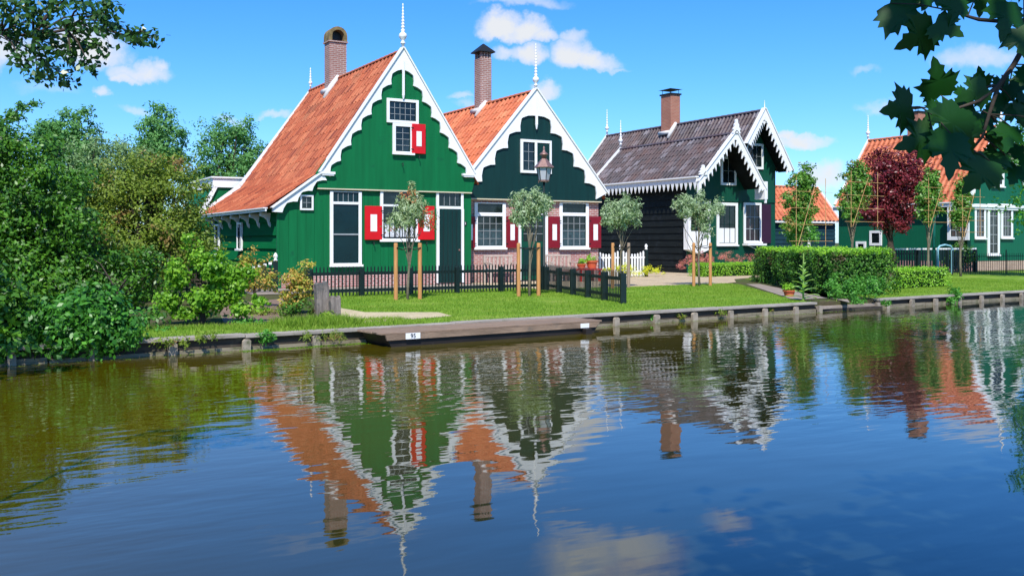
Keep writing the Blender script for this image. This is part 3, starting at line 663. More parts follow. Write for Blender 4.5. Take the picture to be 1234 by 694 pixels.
def chimney(parent, cx, cy, w_, d, z0, z1, m, style):
    mb = MB(); mb.box(cx-w_/2, cx+w_/2, cy-d/2, cy+d/2, z0, z1); ch = mb.build('chimney', m, parent, bevel=0.006)
    if style == 'arch':
        # hood of brick: barrel vault open to the front
        K = 10; r = w_/2+.02; out = [(cx+math.cos(math.pi*k/K)*r, z1+.18+math.sin(math.pi*k/K)*r*.95) for k in range(K+1)]
        inn = [(cx+math.cos(math.pi*k/K)*(r-.11), z1+.18+math.sin(math.pi*k/K)*(r*.95-.11)) for k in range(K, -1, -1)]
        poly = [(cx+r, z1)]+out+[(cx-r, z1), (cx-r+.11, z1)]+inn+[(cx+r-.11, z1)]
        mb = MB(); mb.prism(poly, cy-d/2-.02, cy+d/2+.02); mb.build('hood', mat('mossy_brick', (0.20, 0.15, 0.07), 0.9, 0.2, var=0.4, vs=7), ch)
        mb = MB(); mb.box(cx-r-.02, cx+r+.02, cy-d/2-.04, cy+d/2+.04, z1-.05, z1-.001); mb.build('string_course', BRICK_CH, ch)
        mb = MB(); mb.box(cx-w_/2+.09, cx+w_/2-.09, cy-.02, cy+.02, z1+.001, z1+.36); mb.build('flue', IRON, ch)
    elif style == 'pyramid':
        for sx in (-1, -0.33, .33, 1):
            for sy in (-1, 1): mb = MB(); mb.box(cx+sx*(w_/2-.05)-.035, cx+sx*(w_/2-.05)+.035, cy+sy*(d/2-.05)-.04, cy+sy*(d/2-.05)+.04, z1+.001, z1+.24).build('pier', m, ch)
        e = .10; zt = z1+.24; mb = MB()
        mb.add([(cx-w_/2-e, cy-d/2-e, zt), (cx+w_/2+e, cy-d/2-e, zt), (cx+w_/2+e, cy+d/2+e, zt), (cx-w_/2-e, cy+d/2+e, zt), (cx, cy-d*.12, zt+.30), (cx, cy+d*.12, zt+.30),
                (cx-w_/2-e, cy-d/2-e, zt-.03), (cx+w_/2+e, cy-d/2-e, zt-.03), (cx+w_/2+e, cy+d/2+e, zt-.03), (cx-w_/2-e, cy+d/2+e, zt-.03)],
               [(0, 1, 4), (1, 2, 5, 4), (2, 3, 5), (3, 0, 4, 5), (6, 7, 8, 9), (0, 1, 7, 6), (1, 2, 8, 7), (2, 3, 9, 8), (3, 0, 6, 9)])
        mb.build('chimney_cap', IRON, ch)
    else:
        mb = MB(); mb.box(cx-w_/2-.05, cx+w_/2+.05, cy-d/2-.05, cy+d/2+.05, z1+.001, z1+.07); mb.build('chimney_collar', IRON, ch)
        mb = MB()
        for sx in (-1, 1):
            for sy in (-1, 1): mb.tube([(cx+sx*(w_/2-.05), cy+sy*(d/2-.05), z1+.07), (cx+sx*(w_/2-.05), cy+sy*(d/2-.05), z1+.26)], .012, 6)
        e = .09; zt = z1+.26
        mb.add([(cx-w_/2-e, cy-d/2-e, zt), (cx+w_/2+e, cy-d/2-e, zt), (cx+w_/2+e, cy+d/2+e, zt), (cx-w_/2-e, cy+d/2+e, zt), (cx, cy, zt+.10)], [(0, 1, 4), (1, 2, 4), (2, 3, 4), (3, 0, 4), (0, 1, 2, 3)])
        mb.build('cowl', TEAL if False else IRON, ch)
    return ch
def flashing(parent, X, cy, d, w_, slope, zr, side=-1):
    # white mortar fillet where a chimney meets the left slope
    mb = MB(); x1 = X-w_/2; 
    for y in (cy-d/2-.06, ):
        pts = [(X-w_/2-.22, y, zr-slope*(w_/2+.22)+.06), (X-w_/2, y, zr-slope*w_/2+.12), (X-.02, y, zr+.10)]
        mb.tube(pts, [.07, .11, .08], 7)
    mb.tube([(x1-.06, cy-d/2-.05, zr-slope*(w_/2)+.05), (x1-.06, cy+d/2+.05, zr-slope*(w_/2)+.05)], .10, 7)
    mb.build('mortar_flashing', MORTAR, parent, smooth=True)

# ================================================================== HOUSE 1 (bright green, scalloped)
Y1 = 25.5
h1 = thing('green_house', 'bright green wooden house with white scalloped gable, red shutters and long orange tiled roof', 'house', (10.9, Y1, 0))
XL, XK, XA, XR = 7.42, 8.45, 10.98, 13.36; ZA, ZK, ZL, ZR = 6.72, 3.08, 2.20, 3.08; YB1 = 33.7
# body: front wall outline extruded back
mb = MB(); mb.prism([(XL, -.05), (XR-.12, -.05), (XR-.12, ZR+.05), (XA, ZA-.16), (XK+.15, ZK+.15), (XL, ZL+.12)], Y1, YB1); mb.build('wall', GREEN, h1)
# broad upright boarding of the front: fine proud strips on the lower wall
mb = MB(); x = XL+.02
while x < XR-.2:
    mb.box(x, x+.235, Y1-.008, Y1+.001, 0.02, 2.62 if x > XK+.1 else 2.15); x += .243
mb.build('front_boarding', GREEN, h1)
zb = onY(480, 229.5, Y1).z
mb = MB(); mb.prism([(XK+.02, zb), (XR-.12, zb), (XR-.02, ZR+.02), (XA, ZA-.1), (XK-.02, ZK+.08)], Y1-.10, Y1-.012); mb.build('gable', GREEN, h1)
mb = MB(); mb.box(XK+.02, XR-.12, Y1-.115, Y1-.008, zb-.035, zb-.002); mb.build('gable_sill', CREAM, h1)
mb = MB(); clap_left(mb, XL, Y1+.03, YB1, -.02, ZL-.02, .36, .045); mb.build('side_boarding', SIDEGREEN, h1)
mb = MB(); mb.box(XL+.06, XR-.14, Y1-.03, Y1-.009, -.03, .36); mb.build('brick_plinth', BRICK, h1)
mb = MB(); mb.box(XL-.06, XL+.01, Y1-.012, Y1+.07, -.02, ZL-.05); mb.build('corner_board', GREEN, h1)
# roof
roof_slope('roof', TILE, h1, (XA, Y1-.02, ZA), (0, 1, 0), YB1-Y1+.1, [((XK-XA, 0, 0), ZA-ZK), ((7.08-XK, 0, 0), ZK-2.14)], seed=2)
roof_slope('roof', TILE, h1, (XA, YB1+.08, ZA), (0, -1, 0), YB1-Y1+.1, [((XR+.1-XA, 0, 0), (ZA-ZK)*1.02)], seed=3)
ridge(h1, (XA, Y1, ZA+.03), (XA, YB1, ZA+.03), TILE)
# front boards
def P1(px, py): v = onY(px, py, Y1-.12); return (v.x, v.z)
ap = (XA, ZA+.12); Lm = P1(386, 206); Rm = P1(571, 209)
barge_board(h1, ap, Lm, Rm, .31, 7, .15, Y1-.17, Y1-.103, start=.56, tail=.03)
e0 = Vector(P1(388, 208)); e1 = Vector(P1(329, 250)); inn = barge_side(e0, e1, .25, 3, .13, 'scallop', .02, .12, -1)
mb = MB(); mb.prism([tuple(e0), tuple(e1), (e1.x, e1.y-.12), (e1.x+.24, e1.y-.13)]+[p for p in reversed(inn)], Y1-.158, Y1-.012); mb.build('lower_bargeboard', WHITE, h1)
mb = MB(); d = (e1-e0).normalized(); nn = Vector((d.y, -d.x)); nn = nn if nn.y > 0 else -nn
mb.prism([tuple(e0), tuple(e1+d*.04), tuple(e1+d*.04+nn*.035), tuple(e0+nn*.035)], Y1-.21, Y1+.05); mb.build('verge_capping', WHITE, h1)
for p, s in ((Lm, 1), (Rm, -1)):       # little mouldings at the feet
    mb = MB(); a = min(p[0], p[0]+s*.40); b = max(p[0], p[0]+s*.40); mb.box(a, b, Y1-.215, Y1-.10, p[1]-.085, p[1]-.02); mb.box(a+.03, b-.03, Y1-.20, Y1-.10, p[1]-.125, p[1]-.086); mb.build('foot_moulding', WHITE, h1)
mb = MB(); mb.box(XA-.035, XA+.035, Y1-.20, Y1-.172, ZA-1.25, ZA-.25); mb.tube([(XA, Y1-.19, ZA-1.24), (XA, Y1-.19, ZA-1.36)], [.045, .02], 8); mb.build('king_pendant', WHITE, h1)
finial(h1, (XA, Y1-.15, ZA+.08), 1.32, s=1.0)
# rear verge and finial, eave
vb = MB(); y = YB1+.04
for (a, b) in (((XA, ZA+.14), (XK-.05, ZK+.20)), ((XK-.05, ZK+.20), (7.02, 2.24))):
    a = Vector(a); b = Vector(b); d = (b-a).normalized(); nn = Vector((d.y, -d.x)); nn = nn if nn.y < 0 else -nn
    vb.prism([tuple(a), tuple(b), tuple(b+nn*.24), tuple(a+nn*.24)], y, y+.05)
vb.build('rear_verge_board', WHITE, h1); finial(h1, (XA, YB1+.06, ZA+.1), .78, s=.6, rings=5)
mb = MB(); mb.box(7.035, 7.075, Y1-.02, YB1+.06, 2.08, 2.165); mb.box(6.98, 7.10, Y1-.03, YB1+.06, 2.155, 2.185); mb.build('eave_fascia', WHITE, h1)
for i in range(7):
    y = Y1+.75+i*1.12; mb = MB(); mb.prism([(7.10, 2.06), (7.40, 2.06), (7.40, 1.66), (7.34, 1.72), (7.30, 1.86), (7.22, 1.93), (7.10, 1.97)], y-.03, y+.03); mb.build('eave_bracket', WHITE, h1)
# windows (rectangles measured on the facade plane)
def R(px0, py0, px1, py1, Y): 
    m_ = (px0+px1)/2; return onY(px0, 0, Y).x, onY(px1, 0, Y).x, onY(m_, py1, Y).z, onY(m_, py0, Y).z
u0, u1, z0, z1 = R(397, 231, 435, 321, Y1); zz = onY(416, 245, Y1).z; zm = onY(416, 282.5, Y1).z
window(h1, 'F', Y1-.009, u0, u1, z0, z1, .09, (5, 1), rails=((zz, .07),), topw=.02, barz=(zz, z1), glass=BLIND)
mb = MB(); fx('F', Y1-.009, mb, u0+.09, u1-.09, .014, .04, zm-.02, zm+.02); mb.build('meeting_rail', LEAD, h1)
u0, u1, z0, z1 = R(361, 235, 377, 253.5, Y1); window(h1, 'F', Y1-.009, u0, u1, z0, z1, .05, (2, 2), sill=False, label='small square window in the lean-to')
u0, u1, z0, z1 = R(457.5, 231, 503, 291, Y1); zz = onY(480, 248, Y1).z
wc = window(h1, 'F', Y1-.009, u0, u1, z0, z1, .085, (5, 1), bar=.022, barm=IRON, rails=((zz, .06),), topw=.02, barz=(z0, zz-.3), label='wide window with lace curtains behind iron bars')
mb = MB(); a, b = u0+.11, u1-.11
for i in range(5):
    s = a+(b-a)*i/5+.01; e = a+(b-a)*(i+1)/5-.01; mb.box(s, e, Y1-.0255, Y1-.0225, z0+.13, z0+.52+.07*(i % 2))
mb.build('lace_curtain', LACE, wc)
mb = MB()
for i in range(7):
    s = a+(b-a)*i/6; mb.box(s-.01, s+.01, Y1-.075, Y1-.06, z0+.09, z0+.62)
mb.box(a, b, Y1-.077, Y1-.058, z0+.09, z0+.11); mb.box(a, b, Y1-.077, Y1-.058, z0+.54, z0+.56); mb.build('iron_grille', IRON, wc)
u0, u1, z0, z1 = R(438.5, 248.5, 459, 289, Y1); shutter(h1, Y1, u0, u1, z0, z1, RED, 'R'); hook(h1, (u0+u1)/2, Y1-.02, z0-.08)
u0, u1, z0, z1 = R(502.5, 248.5, 522, 289, Y1); shutter(h1, Y1, u0, u1, z0, z1, RED, 'L'); hook(h1, (u0+u1)/2, Y1-.02, z0-.08)
# door
u0, u1, z1 = onY(525, 0, Y1).x, onY(557.5, 0, Y1).x, onY(541, 231, Y1).z; zz = onY(541, 250, Y1).z
wd = window(h1, 'F', Y1-.009, u0, u1, zz-.05, z1, .08, (4, 1), topw=.02, sill=False, label='transom light over the front door')
mb = MB(); fx('F', Y1-.031, mb, u0, u0+.08, 0, .062, 0.05, zz-.052); fx('F', Y1-.031, mb, u1-.08, u1, 0, .062, .05, zz-.052); mb.build('door_frame', WHITE, h1)
mb = MB(); fx('F', Y1-.031, mb, u0+.082, u1-.082, 0, .03, 0.06, zz-.055); dr = mb.build('door', DKGREEN, h1)
mb = MB()
for i in range(1, 5): u = u0+.08+(u1-u0-.16)*i/5; fx('F', Y1-.031, mb, u-.006, u+.006, .031, .036, .1, zz-.1)
mb.build('door_batten', IRON, dr); MB().lathe((u1-.14, Y1-.06, 1.02), [(.005, -.03), (.03, -.02), (.03, .02), (.005, .03)], 8).build('door_handle', COPPER, dr)
# upper window
u0, u1, z0, z1 = R(464, 120.5, 502, 149.5, Y1); window(h1, 'F', Y1-.10, u0, u1, z0, z1, .08, (5, 3), sill=False, label='wide upper gable window of fifteen panes')
u0, u1, z0, z1b = R(471, 149.5, 495.5, 187, Y1); window(h1, 'F', Y1-.10, u0, u1, z0, z0+(z1b-z0)-.004, .09, (2, 4), label='narrow lower gable window')
u0, u1, z0, z1 = R(493.5, 150.5, 509.5, 186, Y1); shutter(h1, Y1-.10, u0, u1, z0, z1, RED, 'L'); hook(h1, (u0+u1)/2, Y1-.12, z0-.08); hook(h1, onY(482, 0, Y1).x, Y1-.12, onY(482, 198, Y1).z)
# side windows
for p0, p1 in ((289, 294.5), (262, 267)):
    a, b = onX(p0, 0, XL).y, onX(p1, 0, XL).y; window(h1, 'L', XL-.045, min(a, b), max(a, b), 1.0, 1.85, .06, (2, 4), bar=.01)
# house number
def text(txt, size, loc, rot, m, parent, name, ext=.003):
    cu = bpy.data.curves.new(name, 'FONT'); cu.body = txt; cu.size = size; cu.extrude = ext; cu.align_x = 'CENTER'; cu.align_y = 'CENTER'
    t = bpy.data.objects.new('t', cu); COL.objects.link(t); dg = bpy.context.evaluated_depsgraph_get(); me = bpy.data.meshes.new_from_object(t.evaluated_get(dg))
    bpy.data.objects.remove(t); o = put(name, me, m, parent); o.location = Vector(loc)-wloc(parent); o.rotation_euler = rot; return o
px_ = onY(560, 269.5, Y1); mb = MB(); mb.box(px_.x-.05, px_.x+.05, Y1-.03, Y1-.01, px_.z-.055, px_.z+.055); npl = mb.build('number_plate', IRON, h1)
text('3', .10, (px_.x, Y1-.034, px_.z), (math.pi/2, 0, 0), WHITE, npl, 'numeral')
cy = onX(405, 0, XA).y; chimney(h1, XA-.02, cy, .60, .52, ZA-.6, 8.02, BRICK_CH, 'arch'); flashing(h1, XA, cy, .52, .60, 1.44, ZA)
# rear annex with flat white parapet
p = onY(258, 213, 34.2); q = onY(303, 213, 34.2)
ax = thing('rear_annex', 'small green annex with broad white parapet behind the long orange roof', 'outbuilding', (8.5, 34.4, 0))
mb = MB(); mb.prism([(p.x-.45, -.02), (10.2, -.02), (10.2, p.z-.35), (p.x+.02, p.z-.35), (p.x-.45, 2.3)], 34.2, 37.5); mb.build('wall', GREEN, ax)
mb = MB(); mb.box(p.x-.06, 10.3, 34.12, 37.55, p.z-.37, p.z-.05); mb.box(p.x-.12, 10.35, 34.06, 37.6, p.z-.05, p.z); mb.build('parapet', WHITE, ax)
mb = MB(); mb.prism([(p.x-.06, p.z-.38), (p.x+.10, p.z-.38), (p.x-.38, 2.2), (p.x-.56, 2.2)], 34.12, 34.19); mb.build('raking_board', WHITE, ax)

# ================================================================== HOUSE 2 (brick, dark green gable)
Y2 = 26.2
h2 = thing('brick_house', 'pink brick house with dark teal scalloped gable, crimson shutters and orange roof', 'house', (15.9, Y2, 0))
A2, L2, R2 = 15.87, 13.42, 18.42; ZA2, ZE2 = 6.05, 2.92; YB2 = 34.7; zs = onY(640, 241, Y2).z
mb = MB(); mb.prism([(L2, -.05), (R2, -.05), (R2, ZE2-.1), (A2, ZA2-.2), (L2, ZE2-.1)], Y2, YB2); mb.build('wall', BRICK, h2)
g_ap = (A2, ZA2+.10); g_l = (13.02, 2.80); g_r = (onY(727.5, 233, Y2).x, onY(727.5, 233, Y2).z)
mb = MB(); mb.prism([(L2+.005, zs), (R2+.03, zs), (R2+.05, ZE2-.05), (A2, ZA2-.1), (L2+.005, ZE2+.1)], Y2-.14, Y2-.003); mb.build('gable', DKGREEN, h2)
mb = MB(); mb.box(L2+.01, R2+.03, Y2-.155, Y2-.003, zs-.035, zs-.001); mb.build('gable_sill', CREAM, h2)
barge_board(h2, g_ap, g_l, g_r, .47, 5, .24, Y2-.20, Y2-.145, start=.74, tail=.12)
mb = MB(); mb.box(A2-.04, A2+.04, Y2-.235, Y2-.202, ZA2-1.05, ZA2-.15); mb.tube([(A2, Y2-.22, ZA2-1.04), (A2, Y2-.22, ZA2-1.2)], [.05, .02], 8); mb.build('king_pendant', WHITE, h2)
finial(h2, (A2, Y2-.17, ZA2+.05), 1.50, s=.9, rings=11); finial(h2, (A2, YB2+.05, ZA2+.05), 1.25, s=.7, rings=6)
roof_slope('roof', TILEB, h2, (A2, Y2-.03, ZA2), (0, 1, 0), YB2-Y2, [((g_l[0]-A2, 0, 0), ZA2-2.72)], seed=5)
roof_slope('roof', TILEB, h2, (A2, YB2-.03, ZA2), (0, -1, 0), YB2-Y2, [((g_r[0]-A2, 0, 0), ZA2-2.72)], seed=6)
ridge(h2, (A2, Y2, ZA2+.03), (A2, YB2, ZA2+.03), TILEB)
for a, b in ((571, 608.5), (673.5, 708.5)):
    u0, u1, z0, z1 = R(a, 244.5, b, 300.5, Y2); zz = onY((a+b)/2, 258.5, Y2).z
    window(h2, 'F', Y2, u0, u1, z0, z1, .11, (4, 4), rails=((zz, .11),), topw=.03, barz=(z0+.1, zz-.05), bar=.014, curtain=.40, cm=DIMC)
for a, b, hg in ((560.5, 571, 'R'), (609, 622.5, 'L'), (659.5, 673.2, 'R'), (708.8, 722.5, 'L')):
    u0, u1, z0, z1 = R(a, 261, b, 299, Y2); shutter(h2, Y2, max(u0, 13.43), u1, z0, z1, CRIMSON, hg)
# door
u0, u1 = onY(624, 0, Y2).x, onY(659, 0, Y2).x; z1 = zs-.04; zz = onY(641, 257.5, Y2).z
window(h2, 'F', Y2, u0, u1, zz-.05, z1, .09, (2, 1), topw=.02, sill=False, label='transom light over the teal door')
mb = MB(); fx('F', Y2, mb, u0, u0+.09, 0, .066, .04, zz-.052); fx('F', Y2, mb, u1-.09, u1, 0, .066, .04, zz-.052); mb.build('door_frame', WHITE, h2)
mb = MB(); fx('F', Y2, mb, u0+.092, u1-.092, 0, .03, .05, zz-.055); dr = mb.build('door', MIDGREEN, h2)
mb = MB(); fx('F', Y2, mb, u0+.19, u1-.19, .031, .036, 1.28, zz-.16); dp = mb.build('door_pane', GLASS, dr)
mb = MB()
for i in (1, 2): fx('F', Y2, mb, u0+.19+(u1-u0-.38)*i/3-.008, u0+.19+(u1-u0-.38)*i/3+.008, .037, .045, 1.28, zz-.16)
for i in (1, 2): fx('F', Y2, mb, u0+.19, u1-.19, .037, .047, 1.28+(zz-1.44)*i/3-.008, 1.28+(zz-1.44)*i/3+.008)
mb.build('door_bars', LEAD, dr); mb = MB(); fx('F', Y2, mb, u0+.18, u1-.18, .031, .04, .2, 1.1); mb.build('door_panel', DKGREEN, dr)
u0, u1, z0, z1 = R(624, 169.5, 661, 209.5, Y2); um = (u0+u1)/2
window(h2, 'F', Y2-.14, u0, um+.03, z0, z1, .085, (2, 3), sill=False, label='left casement of the gable opening')
mb = MB(); fx('F', Y2-.14, mb, um+.031, u1-.07, .0, .055, z1-.085, z1); fx('F', Y2-.14, mb, um+.031, u1-.07, 0, .055, z0, z0+.085); fx('F', Y2-.14, mb, u1-.07, u1, 0, .055, z0, z1); hf = mb.build('hatch_frame', WHITE, h2)
mb = MB(); fx('F', Y2-.14, mb, um+.031, u1-.071, 0, .03, z0+.086, z1-.086); mb.build('hatch_door', DKGREEN, hf)
cy = onX(582, 0, A2).y; chimney(h2, A2, cy, .44, .46, ZA2-.6, 7.68, BRICK_CH, 'pyramid'); flashing(h2, A2, cy, .46, .44, 1.17, ZA2)

# ================================================================== HOUSE 3 (dark tarred side, grey tiled, twin gables)
Y3 = 30.0
h3 = thing('twin_gable_house', 'green house with two saw-toothed white gables, grey tiled roof and black tarred side wall', 'house', (28, Y3, 0))
XL3, XR3 = 25.5, 30.38; AL, ZAL = 27.05, 5.62; AH, ZAH = 28.98, 6.72; YBL, YBH = 36.6, 40.4
sl_l = (ZAL-3.72)/(AL-25.12); sl_h = (ZAH-4.45)/(30.5-AH)
xv = 27.78; zv = ZAH-sl_h*(AH-xv)
mb = MB(); mb.prism([(XL3, -.05), (XR3, -.05), (XR3, ZAH-sl_h*(XR3-AH)-.12), (AH, ZAH-.15), (xv, zv-.15), (AL, ZAL-.15), (XL3, ZAL-sl_l*(AL-XL3)-.12)], Y3, YBL); mb.build('wall', MIDGREEN, h3)
mb = MB(); mb.prism([(26.6, -.05), (XR3, -.05), (XR3, 4.4), (AH, ZAH-.15), (26.6, 3.3)], YBL+.005, YBH); mb.build('rear_wall', TAR, h3)
mb = MB(); mb.box(XR3-.02, XR3+.01, Y3, YBL, 3.0, 4.4); mb.build('right_upper_wall', MIDGREEN, h3)
mb = MB(); clap_left(mb, XL3, Y3+.02, YBL, -.02, 3.85, .275, .035); mb.build('tarred_side_boarding', TAR, h3)
mb = MB(); mb.box(XL3-.10, XL3, Y3-.01, YBL, -.02, .22); mb.build('plinth', TAR, h3)
mb = MB(); mb.box(XL3-.055, XL3+.02, Y3-.03, Y3+.02, -.02, 3.6); mb.build('corner_board', MIDGREEN, h3)
mb = MB(); x = XL3+.03
while x < XR3-.3: mb.box(x, x+.27, Y3-.008, Y3+.001, 0.02, 2.95); x += .278
mb.build('front_boarding', MIDGREEN, h3)
mb = MB(); mb.box(XL3+.02, XR3-.02, Y3-.05, Y3-.002, 2.95, 3.0); mb.build('belt_ledge', MIDGREEN, h3)
YF = 28.9
roof_slope('roof', TILEG, h3, (AL, YF+.05, ZAL), (0, 1, 0), YBL-YF, [((25.10-AL, 0, 0), sl_l*(AL-25.10))], seed=8, tw=.23)
roof_slope('roof', TILEG, h3, (AL, YBL, ZAL), (0, -1, 0), YBL-YF-.05, [((xv-AL, 0, 0), ZAL-zv)], seed=9, tw=.23) if False else None
# right slope of the low gable's overhang, as tiles again
roof_slope('roof', TILEG, h3, (AL, YF+.05, ZAL), (0, 1, 0), 1.2, [((28.62-AL, 0, 0), ZAL-3.52)], seed=9, tw=.23)
roof_slope('roof', TILEG, h3, (AL, YF+1.25, ZAL), (0, 1, 0), YBL-YF-1.2, [((xv-AL, 0, 0), ZAL-zv)], seed=19, tw=.23)
YFH = 29.25
roof_slope('roof', TILEG, h3, (AH, YFH, ZAH), (0, 1, 0), YBL-YFH, [((xv-.05-AH, 0, 0), ZAH-zv+.05)], seed=10, tw=.23)
roof_slope('roof', TILEG, h3, (AH, YBL, ZAH), (0, 1, 0), YBH-YBL, [((26.2-AH, 0, 0), (AH-26.2)*1.22)], seed=11, tw=.23)
roof_slope('roof', TILEG, h3, (AH, YFH, ZAH), (0, 1, 0), YBH-YFH, [((30.58-AH, 0, 0), sl_h*(30.58-AH))], seed=12, tw=.23)
ridge(h3, (AL, YF+.05, ZAL+.03), (AL, YBL, ZAL+.03), TILEG); ridge(h3, (AH, YFH, ZAH+.03), (AH, YBH, ZAH+.03), TILEG)
pl_ = (25.10, ZAL-sl_l*(AL-25.10)-.02); pr_ = (28.66, 3.46)
barge_board(h3, (AL, ZAL+.12), pl_, pr_, .22, 9, .24, YF-.06, YF, mode='saw', start=.30, tail=.02, name='low_gable_bargeboard')
barge_board(h3, (AH, ZAH+.12), (AH-1.0, ZAH+.12-1.0*sl_h), (30.6, ZAH-sl_h*(30.6-AH)+.02), .24, 10, .25, YFH-.06, YFH, mode='saw', start=.32, tail=.02, name='high_gable_bargeboard')
# pendants where the low boards end
q = onY(921, 214, YF); mb = MB(); mb.box(pr_[0]-.06, pr_[0]+.10, YF-.08, YF+.5, 3.02, 3.75); mb.box(pr_[0]-.02, pr_[0]+.06, YF-.07, YF, 2.86, 3.02); mb.build('gable_pendant', WHITE, h3)
mb = MB(); mb.box(pl_[0]-.02, pl_[0]+.11, YF-.08, YF+.04, pl_[1]-.52, pl_[1]+.02); mb.build('gable_pendant', WHITE, h3)
# carved crest and scroll
def crest(nm, X, Z, Y, w_, h, par):
    poly = [(X-w_, Z), (X-w_*.75, Z+h*.16), (X-w_*.95, Z+h*.30), (X-w_*.55, Z+h*.42), (X-w_*.62, Z+h*.62), (X-w_*.30, Z+h*.70), (X-w_*.30, Z+h*.92), (X, Z+h), (X+w_*.30, Z+h*.92), (X+w_*.30, Z+h*.70), (X+w_*.62, Z+h*.62), (X+w_*.55, Z+h*.42), (X+w_*.95, Z+h*.30), (X+w_*.75, Z+h*.16), (X+w_, Z)]
    MB().prism(poly, Y-.09, Y+.0).build(nm, WHITE, par, bevel=.01)
crest('carved_crest', AL, ZAL+.02, YF-.02, .21, .58, h3); crest('carved_scroll', 25.30, pl_[1]+.22, YF-.02, .22, .40, h3)
MB().tube([(AH, YFH-.03, ZAH+.1), (AH, YFH-.03, ZAH+.45)], [.03, .006], 6).build('finial_spike', WHITE, h3)
for (X, Z, x1, z1, ya, yb) in ((AL, ZAL, 25.14, pl_[1], YF, Y3), (AL, ZAL, 28.6, 3.56, YF, Y3), (AH, ZAH, xv, zv, YFH, Y3), (AH, ZAH, 30.56, ZAH-sl_h*(30.56-AH), YFH, Y3)):
    MB().prism([(X, Z-.05), (x1, z1-.05), (x1, z1-.10), (X, Z-.10)], ya+.005, yb-.003).build('soffit_board', TAR, h3)
# saw-toothed cornice along the eave
mb = MB(); xe = 25.02; mb.box(xe, xe+.05, YF, YBL, 3.62, 3.80); mb.box(xe-.08, xe+.10, YF-.03, YBL, 3.80, 3.85); ev = mb.build('eave_fascia', WHITE, h3)
mb = MB(); y = YF+.02; pth = .275
while y < YBL-.1:
    mb.prism([(y, 3.619), (y+.19, 3.619), (y+.15, 3.50), (y+.095, 3.33), (y+.03, 3.50)], xe+.006, xe+.034, 'YZ'); y += pth
mb.build('valance_teeth', WHITE, ev)
mb = MB(); mb.box(xe+.05, XL3+.02, YF+.02, YBL, 3.56, 3.60); mb.build('soffit', MIDGREEN, h3)
# rear verges with finials
vb = MB()
for (X, Z, sl_, Y, x1) in ((AL, ZAL, sl_l, YBL, 25.05), (AH, ZAH, 1.22, YBH, 26.1)):
    a = Vector((X, Z+.16)); b = Vector((x1, Z-sl_*(X-x1)+.16)); d = (b-a).normalized(); nn = Vector((d.y, -d.x)); nn = nn if nn.y < 0 else -nn
    MB().prism([tuple(a), tuple(b), tuple(b+nn*.26), tuple(a+nn*.26)], Y+.01, Y+.06).build('rear_verge_board', WHITE, h3)
finial(h3, (AL, YBL+.04, ZAL+.12), 1.30, s=.85, rings=7); finial(h3, (AH, YBH+.04, ZAH+.12), 1.30, s=.85, rings=7)
# windows
u0, u1, z0, z1 = R(868, 189, 886.5, 223.5, Y3); window(h3, 'F', Y3, u0, u1, z0, z1, .10, (2, 2), sill=False, label='window in the low gable')
u0, u1, z0, z1 = R(898, 176, 919, 204, Y3); window(h3, 'F', Y3, u0, u1, z0, z1+.1, .10, (3, 2), sill=False, label='window in the high gable')
u0, u1, z0, z1 = R(863, 244.5, 888, 296.5, Y3); window(h3, 'F', Y3-.008, u0, u1, z0, z1, .12, (3, 2), curtain=.40, bar=.022, barm=DKGREEN)
u0, u1, z0, z1 = R(895.5, 244.5, 916.5, 293, Y3); window(h3, 'F', Y3-.008, u0, u1, z0, z1, .10, (3, 3), bar=.03, barm=LEAD, glass=mat('window_glass_plum', (0.03, 0.018, 0.025), .08, .5, var=.4), label='window with pale bars beside a dark shutter')
mb = MB(); mb.box(u0-.05, u1+.02, Y3-.35, Y3-.01, z0-.10, z0-.02); mb.tube([(u0, Y3-.3, z0-.1), (u1-.1, Y3-.05, z0-.32)], .022, 6); mb.build('window_shelf', WHITE, h3)
mb = MB(); fx('F', Y3-.008, mb, u1+.02, u1+.55, .0, .06, z0, z1-.05); mb.build('side_shutter', PLUMP, h3)['label'] = 'dark aubergine shutter'
u0, u1, z0, z1 = R(829, 243, 855.5, 300.5, Y3-.3)
mb = MB(); mb.box(u0+.03, u1-.03, Y3-.28, Y3, z0-.02, z1); bay = mb.build('corner_bay', WHITE, h3)
window(h3, 'F', Y3-.281, u0, u1, z0, z1, .13, (3, 2), curtain=.36, bar=.022, barm=DKGREEN, sill=False, label='corner bay window with half curtain')
mb = MB(); mb.prism([(u0, z0-.001), (u1, z0-.001), ((u0+u1)/2, z0-.19)], Y3-.34, Y3-.01); mb.build('bay_apron', WHITE, h3)
cy = onX(809, 0, AH).y; chimney(h3, AH-.05, cy, .56, .72, ZAH-.7, 8.15, BRICK_OR, 'cowl'); flashing(h3, AH-.05, cy, .72, .56, 1.4, ZAH)

# ================================================================== HOUSE 4 (small outbuilding behind)
h4 = thing('orange_roof_cottage', 'low blue-green boarded cottage with steep orange roof between the two larger green houses', 'cottage', (40, 38, 0))
YA, YE = 39.0, 37.5; zt, ze = 4.35, 2.45; xr4 = 42.85
mb = MB(); mb.prism([(YE+.15, -.05), (YE+3.2, -.05), (YE+3.2, ze-.05), (YA, zt-.15), (YE+.15, ze-.05)], 36.0, xr4-.08, 'YZ'); mb.build('wall', TAR, h4)
mb = MB(); clap_front(mb, YE+.14, 36, xr4-.1, 0, ze-.1, .24, .02); mb.build('front_boarding', mat('blue_green_board', (0.010, 0.040, 0.055), .6, .3, var=.2, vs=3), h4)
roof_slope('roof', TILEB, h4, (36.0, YA, zt), (1, 0, 0), xr4-36, [((0, YE-.1-YA, 0), zt-ze)], seed=21, tw=.30)
roof_slope('roof', TILEB, h4, (36.0, YA, zt), (1, 0, 0), xr4-36, [((0, 1.7, 0), zt-ze)], seed=22, tw=.30)
